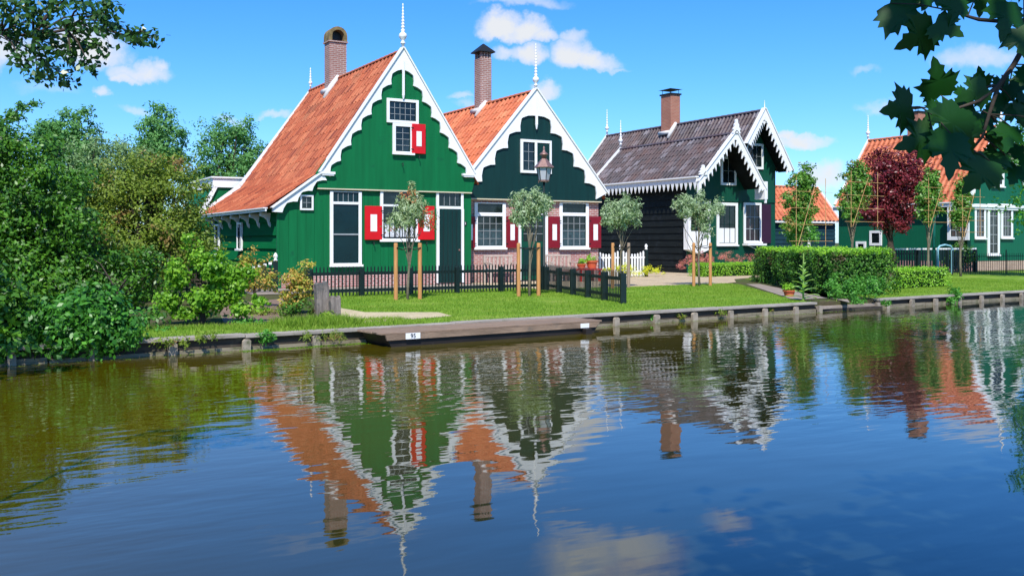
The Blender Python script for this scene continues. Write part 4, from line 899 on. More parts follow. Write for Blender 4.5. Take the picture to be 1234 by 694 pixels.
ridge(h4, (36, YA, zt+.03), (xr4, YA, zt+.03), TILEB)
a = Vector((YA, zt+.14)); b = Vector((YE-.14, ze+.12)); d = (b-a).normalized(); nn = Vector((d.y, -d.x)); nn = nn if nn.y < 0 else -nn
MB().prism([tuple(a), tuple(b), tuple(b+nn*.20), tuple(a+nn*.20)], xr4-.02, xr4+.05, 'YZ').build('verge_board', WHITE, h4)
mb = MB(); mb.box(36, xr4, YE-.12, YE-.08, ze-.14, ze-.01); mb.build('eave_fascia', WHITE, h4)
for x in (38.5, 40.2, 42.0): MB().prism([(YE-.08, ze-.15), (YE+.14, ze-.15), (YE+.14, ze-.45), (YE+.09, ze-.30)], x-.03, x+.03, 'YZ').build('eave_bracket', WHITE, h4)
mb = MB(); mb.box(40.55, 40.75, YE+.08, YE+.115, 0, ze-.2); mb.build('corner_board', WHITE, h4)

# ================================================================== HOUSE 5 (right edge)
Y5 = 26.3
h5 = thing('far_right_house', 'large green house at the right edge with orange roof, partly behind the dark purple tree', 'house', (40.5, Y5, 0))
X5, XR5, A5, ZA5 = 38.2, 43.0, 40.47, 6.45; YB5 = 33.4; ze5 = 3.0; s5 = (ZA5-ze5)/(A5-37.95)
mb = MB(); mb.prism([(X5, .42), (XR5, .42), (XR5, 3.3), (A5, ZA5-.12), (X5, 3.05)], Y5, YB5); mb.build('wall', FARGREEN, h5)
mb = MB(); mb.box(X5+.01, XR5-.01, Y5+.01, YB5-.01, -.05, .42); mb.build('plinth', BRICK, h5)
mb = MB(); mb.box(X5+.4, XR5, Y5-.04, Y5+.009, -.02, .40); mb.build('brick_base', mat_wall_brick('buff_brick', (.42, .27, .18), (.50, .34, .24), (.55, .45, .35)), h5)
roof_slope('roof', TILEB, h5, (A5, Y5-.02, ZA5), (0, 1, 0), YB5-Y5, [((37.95-A5, 0, 0), ZA5-ze5)], seed=31, tw=.30)
roof_slope('roof', TILEB, h5, (A5, Y5-.02, ZA5), (0, 1, 0), YB5-Y5, [((43.25-A5, 0, 0), ZA5-2.9)], seed=32, tw=.30)
ridge(h5, (A5, Y5, ZA5+.03), (A5, YB5, ZA5+.03), TILEB)
barge_board(h5, (A5, ZA5+.14), (37.9, ze5+.02), (43.3, 2.9), .32, 6, .10, Y5-.12, Y5-.05, start=.6, tail=.1)
finial(h5, (A5, Y5-.08, ZA5+.1), 1.3, s=.9, rings=7); finial(h5, (A5, YB5+.08, ZA5+.1), 1.25, s=.9, rings=7)
a = Vector((A5, ZA5+.16)); b = Vector((37.9, ze5+.14)); d = (b-a).normalized(); nn = Vector((d.y, -d.x)); nn = nn if nn.y < 0 else -nn
MB().prism([tuple(a), tuple(b), tuple(b+nn*.30), tuple(a+nn*.30)], YB5+.02, YB5+.08).build('rear_verge_board', WHITE, h5)
mb = MB(); mb.box(37.84, 37.90, Y5-.05, YB5+.05, ze5-.18, ze5-.02); mb.box(37.78, 37.96, Y5-.05, YB5+.05, ze5-.02, ze5+.03); mb.build('eave_fascia', WHITE, h5)
mb = MB(); y = Y5+.5
while y < YB5:
    MB().prism([(37.9, ze5-.19), (X5, ze5-.19), (X5, ze5-.62), (X5-.09, ze5-.40)], y-.03, y+.03).build('eave_bracket', WHITE, h5); y += .95
mb = MB(); mb.box(onY(1150, 0, Y5).x, XR5+.05, Y5-.14, Y5-.002, ze5-.20, ze5-.08); mb.box(onY(1150, 0, Y5).x, XR5+.05, Y5-.10, Y5-.002, ze5-.3, ze5-.202); mb.build('front_cornice', WHITE, h5)
for (a, b, t_, c_, pn) in ((1173.5, 1187, 246, 288.5, (3, 3)), (1205.5, 1219.5, 246, 288, (3, 3)), (1189.5, 1203.5, 246, 308.5, (2, 5))):
    u0, u1, z0, z1 = R(a, t_, b, c_, Y5); window(h5, 'F', Y5, u0, u1, z0, z1, .13, pn, bar=.03, glass=mat('window_glass_far', (.05, .06, .06), .08, .5, var=.5, vs=5))
u0, u1, z0, z1 = R(1194, 190, 1209, 226, Y5); window(h5, 'F', Y5, u0, u1, z0, z1, .14, (2, 3), bar=.03)
# bay on the side near the corner, seen to the left of the front
u0, u1 = onX(1143, 0, X5-.35).y, onX(1169, 0, X5-.35).y; 
z0 = onX(1156, 289.5, X5-.4).z; z1 = ze5-.22
mb = MB(); a_, b_ = min(u0, u1), max(u0, u1); mb.box(X5-.38, X5, a_+.02, b_-.02, z0, z1); mb.build('side_bay', FARGREEN, h5)
window(h5, 'L', X5-.381, a_, b_, z0, z1, .16, (3, 4), bar=.04, glass=mat('window_glass_bay', (.09, .07, .06), .08, .5, var=.5, vs=4), sill=False, label='side bay window with many panes')
for (a, b, t_, c_) in ((1048.5, 1063, 278, 296), (1032, 1044, 291, 310)):
    q0, q1 = onX(a, 0, X5).y, onX(b, 0, X5).y; m_ = (a+b)/2; window(h5, 'L', X5, min(q0, q1), max(q0, q1), onX(m_, c_, X5).z, onX(m_, t_, X5).z, .12, (1, 1), sill=False)
cy = onX(1105, 0, A5).y; chimney(h5, A5, cy, .62, .62, ZA5-.6, 7.55, BRICK_OR, 'cowl')
h6 = thing('white_trim_shed', 'far low green shed with white eave board beyond the right house', 'shed', (50, 33, 0))
mb = MB(); mb.box(46.5, 52, 31, 35, -.02, 2.2); mb.build('wall', FARGREEN, h6); mb = MB(); mb.box(46.3, 52.2, 30.8, 35.2, 2.2, 2.4); mb.build('roof', WHITE, h6)
MARK_TREES = True

# ================================================================== fences
def picket_fence(name, label, cat, A, B, h, posts, m, pitch=0.105, pw=0.035, rails=(0.12, 0.5), postm=None, ph=None, sag=0.0, group=None, tips=None, pcap=None, postw=.05, pt=.012, rail_h=.05):
    A = Vector((A[0], A[1], 0)); B = Vector((B[0], B[1], 0)); L = (B-A).length; ang = math.atan2((B-A).y, (B-A).x)
    root = thing(name, label, cat, A, group); M = Matrix.Translation(A) @ Matrix.Rotation(ang, 4, 'Z'); ph = ph or h-.1
    mb = MB()
    for z in rails: mb.box(0, L, -.02, .02, z-rail_h/2, z+rail_h/2, M)
    mb.build('rails', m, root)
    mb = MB(); n = int(L/pitch); tp = MB()
    for i in range(n+1):
        x = L*i/n; zt = h-sag*math.sin(math.pi*((x/L*max(1, posts-1)) % 1.0))
        b = len(mb.v); vv = [M @ Vector(p) for p in ((x-pw/2, -.021-pt, .03), (x+pw/2, -.021-pt, .03), (x+pw/2, -.021-pt, zt-.04), (x, -.021-pt, zt), (x-pw/2, -.021-pt, zt-.04),
                                                  (x-pw/2, -.021, .03), (x+pw/2, -.021, .03), (x+pw/2, -.021, zt-.04), (x, -.021, zt), (x-pw/2, -.021, zt-.04))]
        mb.add(vv, [(0, 1, 2, 3, 4), (9, 8, 7, 6, 5), (0, 5, 6, 1), (1, 6, 7, 2), (2, 7, 8, 3), (3, 8, 9, 4), (4, 9, 5, 0)])
        if tips: tp.box(x-pw/2-.008, x+pw/2+.008, -.021-pt-.006, -.0, zt-.05, zt+.015, M)
    mb.build('pickets', m, root)
    if tips: tp.build('picket_tips', tips, root)
    for i in range(posts):
        x = L*i/max(1, posts-1); mb = MB(); mb.box(x-postw, x+postw, -.09, .03, -.2, ph, M); p = mb.build('post', postm or m, root, bevel=.006)
        if pcap:
            c = M @ Vector((x, -.03, ph)); MB().lathe(c, [(.05, 0), (.06, .02), (.03, .05), (.055, .10), (.06, .13), (.035, .18), (.01, .21)], 10).build('post_cap', pcap, p, smooth=True)
    return root
fa = gnd(389, 357.5); fa.y = 21.0; fc = Vector((13.0, 21.0, 0))
picket_fence('picket_fence', 'dark green picket fence standing across the front of the bright green house', 'fence', (6.75, 20.9), (13.05, 21.1), .70, 6, FENCE, ph=.64, rails=(.14, .53), rail_h=.07, pitch=.088, pw=.03)
fe = onY(762, 360, 15.9)
picket_fence('picket_fence', 'dark green picket fence section running from the lantern towards the canal', 'fence', (13.12, 20.95), (11.72, 15.75), .68, 6, FENCE, ph=.62, rails=(.14, .50), rail_h=.07, pitch=.088, pw=.03)
picket_fence('garden_fence', 'low white-tipped curved garden fence left of the green house, behind the roses', 'fence', (3.9, 23.9), (6.8, 23.7), .78, 3, FENCE, ph=.78, sag=.14, tips=WHITE, pcap=WHITE, pitch=.13, pw=.06)
wf = picket_fence('white_picket_fence', 'white curved picket fence with ball-topped posts against the black tarred wall', 'fence', (19.35, 27.8), (21.65, 27.8), 1.0, 3, WHITE, postm=FENCE, ph=.98, sag=.16, pcap=WHITE, pitch=.125, pw=.075, rails=(.2, .7))
picket_fence('dark_yard_fence', 'black fence with white pointed tips below the dark purple tree', 'fence', (29.4, 25.0), (36.8, 25.0), 1.0, 5, FENCE, ph=.95, tips=WHITE, pitch=.16, pw=.10, rails=(.2, .8))
# iron railing at the right
root = thing('iron_railing', 'thin black iron railing across the lawn before the far right house', 'railing', (31.5, 23.6, 0))
A = gnd(1128, 331.5); B = Vector((45, 22.4, 0)); A.y = 23.2; A.x = 32.8
mb = MB(); L = (B-A).length; n = int(L/.125)
for i in range(n+1):
    p = A.lerp(B, i/n); mb.tube([p, p+Vector((0, 0, .82))], .009, 4)
mb.build('bars', IRON, root)
mb = MB(); mb.tube([A+Vector((0, 0, .70)), B+Vector((0, 0, .70))], .012, 4); mb.build('top_rail', IRON, root)
mb = MB(); mb.tube([A+Vector((0, 0, .10)), B+Vector((0, 0, .10))], .012, 4); mb.build('bottom_rail', IRON, root)
for i in range(5):
    p = A.lerp(B, i/4); mb = MB(); mb.tube([p, p+Vector((0, 0, .95))], .022, 6); mb.build('post', IRON, root)

# ================================================================== barge
bt = thing('moored_barge', 'long flat grey-decked wooden barge with black hull moored against the bank', 'barge', (7, 12.7, WATER))
def BP(a, b, z):     # a along the bank from the left end, b outwards to the water
    return Vector((4.98+a*math.cos(.085)+b*math.sin(.085), bankY(4.98)-.02+a*math.sin(.085)-b*math.cos(.085), z))
Lb = 3.85; Wb = .78
def slab(prof, b0, b1):           # prof: (a, z) outline
    vs = [BP(a, b0, z) for a, z in prof]+[BP(a, b1, z) for a, z in prof]; n = len(prof)
    return vs, [tuple(range(n)), tuple(range(2*n-1, n-1, -1))]+[(i, i+n, (i+1) % n+n, (i+1) % n) for i in range(n)]
hull = [(0.0, -.03), (0.10, -.20), (0.35, -.33), (Lb-.45, -.33), (Lb-.12, -.20), (Lb, -.03)]
mb = MB(); mb.add(*slab(hull, .04, Wb)); mb.build('hull', BOATDK, bt)
mb = MB(); mb.add(*slab([(.02, -.105), (Lb-.1, -.105), (Lb-.02, -.03), (0, -.03)], Wb+.001, Wb+.035)); mb.build('rubbing_strake', BOATTOP, bt)
r = random.Random(4); b = 0.02; i = 0
while b < Wb-.02:
    w_ = .148; z = -.004+r.uniform(-.003, .003)
    mb = MB(); mb.add(*slab([(-.05+r.uniform(-.01, .01), z-.025), (Lb+.05, z-.025), (Lb+.05, z), (-.05, z)], b, min(b+w_, Wb+.045))); mb.build('deck_plank', BOATTOP, bt, bevel=.003); b += w_+.006
mb = MB(); mb.add(*slab([(.30, -.10), (.53, -.10), (.53, -.015), (.30, -.015)], Wb+.046, Wb+.054)); pl = mb.build('number_plate', WHITE, bt)
c = BP(.415, Wb+.056, -.058); text('95', .085, tuple(c), (math.pi/2, 0, .085), IRON, pl, 'numeral')
mb = MB(); mb.add(*slab([(Lb-.42, -.105), (Lb-.25, -.105), (Lb-.25, -.035), (Lb-.42, -.035)], Wb+.037, Wb+.045)); mb.build('number_plate', WHITE, bt)
mp = thing('mooring_post', 'short black post standing in the water at the right end of the barge', 'post', BP(Lb-.33, Wb+.1, -.5))
mb = MB(); mb.add(*slab([(Lb-.39, -.8), (Lb-.27, -.8), (Lb-.27, -.11), (Lb-.39, -.11)], Wb+.05, Wb+.14)); mb.build('shaft', BOATDK, mp)

# weathered timber baulks by the left end of the fence
def baulk(c, w_, d, h, label, seed, lean=0.0):
    r = random.Random(seed); bm = bmesh.new(); root = thing('timber_baulk', label, 'timber post', c, 'old timber baulks by the path')
    mb = MB(); n = 7; poly = [(-w_/2, -.1), (w_/2, -.1)]+[(w_/2-w_*i/n, h+r.uniform(-.035, .02)-(.05 if i in (0, n) else 0)) for i in range(n+1)]
    mb.prism([(c[0]+a+lean*max(0, b), b) for a, b in poly], c[1]-d/2, c[1]+d/2); mb.build('timber', BOLLARD, root, bevel=.012); bm.free()
p = gnd(388.5, 384); baulk((p.x, p.y, 0), .22, .14, .60, 'taller weathered grey timber baulk standing in the grass beside the orange-leaved shrub', 1, -.03)
p = gnd(402, 384); baulk((p.x-.01, p.y-.08, 0), .17, .14, .37, 'shorter weathered grey timber baulk, right of the taller one', 2)

# ================================================================== street lantern
lp = onY(655.5, 218, 21.35); X, Y, Z = lp.x, 21.35, lp.z
ln = thing('street_lantern', 'old copper-roofed six-sided lantern on a dark post at the fence corner', 'street lamp', (X, Y, 0))
mb = MB(); mb.tube([(X, Y, -.1), (X, Y, .5), (X, Y, .52), (X, Y, Z-.03)], [.06, .055, .035, .028], 10); mb.build('pole', FENCE, ln, smooth=True)
def hexr(r, z, k=6, ph=.35): return [(X+r*math.cos(ph+2*math.pi*i/k), Y+r*math.sin(ph+2*math.pi*i/k), z) for i in range(k)]
mb = MB(); mb.add(hexr(.135, Z+.02)+hexr(.20, Z+.36), [tuple(range(6)), tuple(range(6, 12))]+[(i, (i+1) % 6, (i+1) % 6+6, i+6) for i in range(6)]); gl = mb.build('lantern_glass', LANTGLASS, ln)
mb = MB()
for a, b in zip(hexr(.138, Z), hexr(.204, Z+.37)): mb.tube([a, b], .010, 5)
mb.build('frame_bars', IRON, ln); mb = MB(); mb.add(hexr(.14, Z-.02)+hexr(.145, Z+.02), [tuple(range(6)), tuple(range(6, 12))]+[(i, (i+1) % 6, (i+1) % 6+6, i+6) for i in range(6)]); mb.build('base_ring', COPPER, ln)
for a in hexr(.14, Z-.06)[::2]: MB().tube([a, (a[0], a[1], Z-.0)], [.008, .018], 6).build('foot', COPPER, ln)
mb = MB(); r1, r2 = hexr(.27, Z+.35), hexr(.07, Z+.58); mb.add(r1+r2+hexr(.25, Z+.34), [(i, (i+1) % 6, (i+1) % 6+6, i+6) for i in range(6)]+[tuple(range(6, 12)), tuple(range(12, 18))]+[(i, (i+1) % 6, (i+1) % 6+12, i+12) for i in range(6)]); rf = mb.build('lantern_roof', COPPER, ln)
MB().lathe((X, Y, Z+.58), [(.065, 0), (.06, .08), (.12, .10), (.115, .12), (.06, .17), (.03, .19), (.035, .22), (.02, .25), (.03, .28), (.004, .34)], 12).build('lantern_finial', COPPER, ln, smooth=True)

# ================================================================== benches, pots, table
def bench(X, Y, label):
    b = thing('garden_bench', label, 'bench', (X, Y, 0), 'benches before the brick house')
    for i in range(7): MB().box(X-.45+i*.14, X-.45+i*.14+.055, Y+.16, Y+.19, .42, .80).build('back_slat', BENCHW, b)
    for z in (.40, .80): MB().box(X-.50, X+.50, Y+.15, Y+.20, z, z+.055).build('back_rail', BENCHW, b)
    for i in range(4): MB().box(X-.50, X+.50, Y-.24+i*.10, Y-.24+i*.10+.08, .38, .40).build('seat_slat', BENCHW, b)
    for x in (-.5, .44):
        MB().box(X+x, X+x+.06, Y-.26, Y-.20, 0, .60).build('leg', BENCHW, b); MB().box(X+x, X+x+.06, Y+.14, Y+.20, 0, .80).build('leg', BENCHW, b); MB().box(X+x, X+x+.06, Y-.28, Y+.14, .601, .63).build('armrest', BENCHW, b)
    return b
bench(onY(603, 0, 25.6).x, 25.6, 'bleached slatted garden bench under the left window of the brick house')
bench(onY(675, 0, 25.6).x, 25.6, 'bleached slatted garden bench right of the teal door of the brick house')
tx = onY(707, 0, 25.3).x
tb = thing('red_garden_table', 'small red garden table at the right corner of the brick house', 'table', (tx, 25.3, 0))
MB().box(tx-.42, tx+.42, 25.05, 25.55, .36, .40).build('tabletop', RED, tb)
for a in (-.38, .34):
    for b in (25.08, 25.48): MB().box(tx+a, tx+a+.05, b, b+.05, 0, .36).build('leg', RED, tb)
def pot(x, y, z, r, h, label):
    p = thing('flower_pot', label, 'flower pot', (x, y, z), 'terracotta pots')
    MB().lathe((x, y, z), [(r*.68, 0), (r*.92, h*.8), (r*1.06, h*.8), (r*1.08, h), (r*.95, h), (r*.9, h*.88)], 16).build('pot', TERRA, p, smooth=False)
    foliage('flowers', [(x, y, z+h+r*.35, r*1.05, r*1.05, r*.75)], 24, 20, r*.35, .045, L_BOX, p, int(x*100) % 97)
pot(tx-.20, 25.3, .402, .15, .16, 'smaller terracotta pot on the left of the red table'); pot(tx+.20, 25.3, .402, .19, .26, 'larger terracotta pot on the right of the red table')
p = gnd(951, 357.5); pot(p.x, p.y, 0.0, .14, .15, 'terracotta pot with low yellow-green plant at the end of the clipped hedge')

# ================================================================== small garden trees with stakes
def staked(px, yb, label, ells_px, stakes, ym, lm, seed, n=80, stm=(None, None)):
    base = gnd(px, yb); Yp = base.y; ell = []
    for (cx, cy, rx, ry) in ells_px:
        c = onY(cx, cy, Yp); sx = .92*rx/FP*(Yp/ray(px)[1]); sy = .9*ry/FP*(Yp/ray(px)[1]); ell.append((c.x, c.y, c.z, sx, sx, sy))
    root = thing('staked_willow', label, 'young tree', base, 'young grey-leaved trees between stakes')
    cr, c = foliage('crown', ell, int(n*1.15), 48, .125, .09, lm, root, seed, aspect=.30, droop=.5, up=.1, flat=1.1, shell=.35)
    mb = MB(); r = random.Random(seed); tz = ell[0][2]
    limbs(mb, Vector(base)-Vector((0, 0, .1)), (ell[0][0], ell[0][1], tz+ell[0][5]*.4), .035, [Vector(c[i]) for i in r.sample(range(len(c)), 16)], r); mb.build('trunk', BARK, root, smooth=True)
    sx_ = []
    for (spx, sb), sm in zip(stakes, stm):
        b = gnd(spx, sb); b.y = Yp-.05*0; s = onY(spx, 292, Yp); b = Vector((s.x, Yp, 0)); sx_.append(s.x)
        st = thing('round_stake', f'{"left" if spx < px else "right"} wooden stake of the {label.split(",")[0]}', 'stake', b, 'tree stakes')
        MB().tube([(b.x, Yp, -.1), (b.x, Yp, 1.20), (b.x, Yp, 1.235)], [.045, .045, .038], 12).build('stake_shaft', sm or STAKE, st, smooth=False)
    rt = thing('rubber_tie', f'black rubber tie holding the {label.split(",")[0]}', 'tree tie', (base.x, Yp, 1.1), 'tree ties')
    MB().tube([(sx_[0], Yp-.05, 1.13), ((sx_[0]+base.x)/2, Yp-.03, 1.09), (base.x, Yp-.045, 1.12), ((sx_[1]+base.x)/2, Yp-.03, 1.09), (sx_[1], Yp-.05, 1.13)], .014, 6).build('strap', IRON, rt)
staked(491, 361, 'slender willow before the wide lace-curtained window, orange tints in its crown', [(495, 252, 24, 25), (485, 266, 20, 15), (498, 232, 12, 16), (513, 266, 13, 14)], ((477, 362), (506, 362)), 0, L_WILLOWR, 11, 62)
staked(638, 357, 'round willow below the lantern, before the teal door', [(640, 246, 27, 26), (626, 262, 14, 16), (655, 244, 16, 14)], ((625, 357), (649, 357)), 0, L_WILLOW, 12, 90)
staked(748, 347, 'ball-shaped willow beside the white picket fence', [(748, 254, 29, 24), (738, 262, 20, 18), (762, 258, 17, 15)], ((738.5, 347), (757.5, 347)), 0, L_WILLOW, 13, 95, (STAKE, STAKEG))
staked(843, 345, 'loose spreading willow before the white corner bay', [(842, 252, 31, 24), (826, 246, 18, 16), (850, 275, 18, 18), (866, 250, 14, 14)], ((836, 345), (856, 345)), 0, L_WILLOW, 14, 85)

# pleached trees with bamboo frames
def pleached(px, label, x0, x1, y0, y1, seed, n=70, fr=None):
    Yp = 22.1; base = onY(px, 330, Yp); base.z = 0; z = Yp/ray(px)[1]
    c = onY((x0+x1)/2, (y0+y1)/2, Yp); hx = (x1-x0)/2/FP*z*1.3; hz = (y1-y0)/2/FP*z
    root = thing('pleached_tree', label, 'trained tree', base, 'pleached trees on bamboo frames')
    el = [(c.x, Yp, c.z, hx*.9, .28, hz*.9), (c.x+hx*.2, Yp, c.z+hz*.5, hx*.6, .25, hz*.55), (c.x-hx*.25, Yp, c.z-hz*.4, hx*.7, .25, hz*.6)]
    cr, cc = foliage('crown', el, int(n*1.9), 42, .18, .10, L_LIME, root, seed, aspect=.6, shell=.3)
    mb = MB(); r = random.Random(seed); limbs(mb, Vector((base.x, Yp, -.1)), (c.x, Yp, c.z+hz*.6), .05, [Vector(cc[i]) for i in r.sample(range(len(cc)), 22)], r); mb.build('trunk', BARK, root, smooth=True)
    f = thing('bamboo_frame', 'bamboo lattice tied behind the '+label.split(',')[0], 'plant support', (c.x, Yp-.1, 0), 'bamboo frames'); zb, zt = c.z-hz*.95, c.z+hz*.62
    for x in (c.x-hx*.62, c.x+hx*.9): MB().tube([(x, Yp-.32, zb-.12), (x, Yp-.32, zt)], .009, 6).build('cane', BAMBOO, f)
    for k in range(4): zz = zb+(zt-zb)*(k+.15)/4; MB().tube([(c.x-hx*1.0, Yp-.345, zz), (c.x+hx*1.25, Yp-.345, zz)], .007, 6).build('cane', BAMBOO, f)
    MB().tube([(c.x-hx*.6, Yp-.37, zb-.1), (c.x+hx*.3, Yp-.37, zt-.2)], .008, 6).build('cane', BAMBOO, f)
pleached(966, 'leftmost pleached tree, beside the high saw-toothed gable', 940, 990, 196, 296, 21, 80)
pleached(1026, 'pleached tree left of the purple tree, before the orange cottage', 1006, 1053, 192, 272, 22, 85)
pleached(1118, 'pleached tree right of the purple tree, beside the teal pole', 1100, 1140, 202, 272, 23, 80)
pleached(1158, 'rightmost pleached tree, before the side bay of the right house', 1142, 1176, 212, 284, 24, 52)

# ================================================================== other trees and shrubs
def at_ell(cx, cy, rx, ry, d, dd=None):
    c = atD(cx, cy, d); return (c.x, c.y, c.z, rx/FP*d, (dd if dd else rx/FP*d), ry/FP*d)
def tree_px(name, label, cat, px, d, ell, ncl, per, rc, size, lm, bk, seed, **kw):
    x, y = ray(px); base = Vector((x*d, y*d, 0)); E = rough([at_ell(*e[:4], d+(e[4] if len(e) > 4 else 0)) for e in ell], seed)
    return tree(name, label, cat, base, E, ncl, per, rc, size, lm, bk, seed, **kw)
tree_px('plum_tree', 'dark purple-leaved plum tree before the orange roof of the right house', 'tree', 1074, 36.5, [(1075, 222, 30, 38), (1098, 205, 26, 28), (1058, 200, 20, 24), (1070, 250, 26, 26), (1105, 235, 18, 24), (1050, 258, 20, 18), (1088, 268, 22, 16)], 300, 60, .30, .11, L_PLUM, BARKD, 31, r0=.16, nb=24)
tree_px('edge_tree', 'green tree at the right edge beside the far right house', 'tree', 1262, 34, [(1250, 120, 36, 34), (1262, 180, 46, 46), (1252, 250, 34, 34), (1290, 150, 50, 60)], 260, 50, .4, .13, L_MID, BARKD, 32, r0=.2)
# left mass
tree_px('dark_tree', 'big dark green tree at the left edge of the picture', 'tree', 20, 17.5, [(30, 190, 50, 46), (-30, 180, 50, 56), (75, 215, 40, 42), (20, 270, 70, 60), (95, 270, 40, 50), (-60, 280, 60, 80), (50, 340, 60, 50), (30, 250, 60, 60, 2.5), (100, 320, 50, 50, 2)], 900, 60, .30, .085, L_DARK, BARKD, 41, r0=.2, nb=30)
tree_px('arching_tree', 'tree with a long arching twig above the big dark tree', 'tree', -20, 22, [(-10, 165, 40, 26), (14, 140, 16, 9), (30, 130, 12, 5), (43, 124, 8, 3), (-60, 190, 60, 50)], 130, 45, .16, .09, L_DARK, BARKD, 42, r0=.12)
tree_px('olive_tree', 'broad olive-brown leaved tree behind the yellow-green bush', 'tree', 178, 21, [(150, 240, 60, 46), (200, 230, 52, 44), (120, 260, 44, 50), (228, 262, 26, 34), (170, 300, 80, 50), (180, 205, 36, 24), (225, 290, 40, 40)], 640, 60, .28, .075, L_OLIVE, BARKD, 43, r0=.16, nb=30)
tree_px('pale_tree', 'pale grey-green tree top between the dark tree and the olive tree', 'tree', 120, 27, [(118, 190, 42, 28), (150, 196, 34, 30), (95, 205, 30, 26), (125, 225, 60, 40)], 230, 50, .32, .09, L_GREY, BARKD, 44, r0=.14)
tree_px('spiky_tree', 'dark upright tree top at the far left, pointing above the others', 'tree', 82, 32, [(98, 140, 14, 18), (82, 150, 15, 20), (66, 150, 8, 16), (110, 158, 8, 14), (85, 180, 34, 30), (60, 165, 20, 26)], 190, 50, .30, .11, L_BACK, BARKD, 45, r0=.16)
tree_px('tall_tree', 'tall narrow pale green tree rising behind the olive tree', 'tree', 193, 44, [(192, 140, 16, 20), (184, 160, 24, 22), (206, 165, 20, 24), (192, 195, 34, 30), (178, 180, 20, 20)], 210, 55, .42, .14, L_BACK, BARKD, 46, r0=.2, nb=24)
tree_px('tall_tree', 'rounded tall tree just left of the rear verge of the long orange roof', 'tree', 272, 46, [(262, 165, 28, 24), (288, 160, 24, 24), (275, 195, 44, 34), (250, 200, 24, 26), (305, 195, 24, 26), (270, 225, 50, 24)], 270, 55, .44, .14, L_BACK, BARKD, 47, r0=.25, nb=24)
tree_px('tall_tree', 'low far tree half hidden behind the annex parapet', 'tree', 322, 52, [(318, 215, 22, 22), (335, 205, 18, 20), (240, 235, 24, 16)], 110, 50, .5, .15, L_BACK, BARKD, 48, r0=.2)
tree_px('garden_bush', 'mid green bush hugging the far end of the boarded side wall', 'bush', 232, 27, [(216, 275, 20, 30), (200, 290, 28, 36), (232, 300, 14, 20)], 150, 45, .26, .085, L_OLIVE, BARKD, 49, r0=.06)
tree_px('maple_shrub', 'bright yellow-green bush above the grassy bank', 'bush', 240, 14.6, [(215, 332, 15, 22), (240, 312, 13, 16), (262, 330, 20, 20), (285, 343, 14, 22), (250, 360, 26, 15), (205, 365, 14, 18), (266, 308, 6, 10), (226, 292, 6, 14), (300, 330, 8, 12), (312, 362, 8, 12), (290, 372, 14, 9), (228, 380, 18, 9)], 420, 26, .11, .058, L_YEL, BARKD, 50, r0=.05, aspect=.75, zmin=.10, shell=.3, nb=40)
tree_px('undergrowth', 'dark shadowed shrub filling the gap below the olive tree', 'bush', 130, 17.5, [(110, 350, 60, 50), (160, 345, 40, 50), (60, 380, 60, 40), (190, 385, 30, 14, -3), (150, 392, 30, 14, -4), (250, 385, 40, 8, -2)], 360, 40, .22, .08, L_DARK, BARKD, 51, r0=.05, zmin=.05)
tree_px('glossy_shrub', 'glossy broad-leaved shrub hanging over the water at the left bank', 'bush', 95, 11.9, [(105, 385, 46, 34), (62, 392, 36, 34), (140, 398, 26, 24), (95, 410, 56, 22), (30, 398, 30, 28), (120, 360, 22, 18)], 560, 34, .14, .074, L_GLOSS, BARKD, 52, r0=.05, aspect=.6, zmin=-.17)
tree_px('edge_shrub', 'dark shrub at the left edge overhanging the canal', 'bush', -25, 11.6, [(-10, 370, 40, 50), (-60, 370, 50, 60), (12, 410, 24, 22), (-120, 360, 70, 80), (18, 420, 34, 16, -.3), (-20, 424, 40, 16, -.3)], 380, 36, .18, .09, L_DARK, BARKD, 53, r0=.06, aspect=.55, zmin=-.16)
tree_px('autumn_shrub', 'small shrub with orange and yellow leaves beside the timber baulks', 'shrub', 360, 16.8, [(358, 345, 18, 24), (366, 330, 15, 14), (348, 322, 9, 10), (352, 362, 18, 16), (374, 320, 6, 6)], 80, 28, .10, .06, L_ORANGE, BARKD, 54, r0=.02, zmin=.03)
tree_px('rose_bush', 'thin rose bush with reddish shoots before the white-tipped fence', 'shrub', 305, 18.5, [(310, 335, 20, 16), (298, 318, 12, 16), (318, 312, 6, 20), (326, 340, 12, 14), (306, 300, 4, 10)], 70, 22, .11, .055, L_ORANGE, BARKD, 55, r0=.02, zmin=.05)
tree_px('low_green_shrub', 'low fresh green shrub at the foot of the orange-leaved one', 'shrub', 340, 15.6, [(350, 372, 16, 12), (368, 370, 12, 10)], 26, 26, .09, .05, L_HEDGE, BARKD, 56, r0=.015, zmin=.0)
tree_px('garden_bush', 'lush green bush between the rose bush and the boarded wall', 'bush', 262, 23, [(252, 322, 22, 14), (280, 328, 18, 11), (236, 318, 22, 20)], 100, 34, .18, .07, L_YEL, BARKD, 57, r0=.04, zmin=.05)
# beyond the left edge, for anyone stepping aside
for i, (px, d, sd_) in enumerate(((-190, 19, 61), (-330, 24, 62), (-170, 40, 63))):
    tree_px('outer_tree', ['leafy dark tree beyond the left edge, nearest', 'leafy dark tree beyond the left edge, furthest out', 'leafy tree beyond the left edge, far back'][i], 'tree', px, d, [(px, 200, 80, 70), (px-40, 270, 90, 80), (px+50, 290, 70, 70)], 220, 40, .5, .16, (L_DARK, L_DARK, L_BACK)[i], BARKD, sd_, r0=.2)

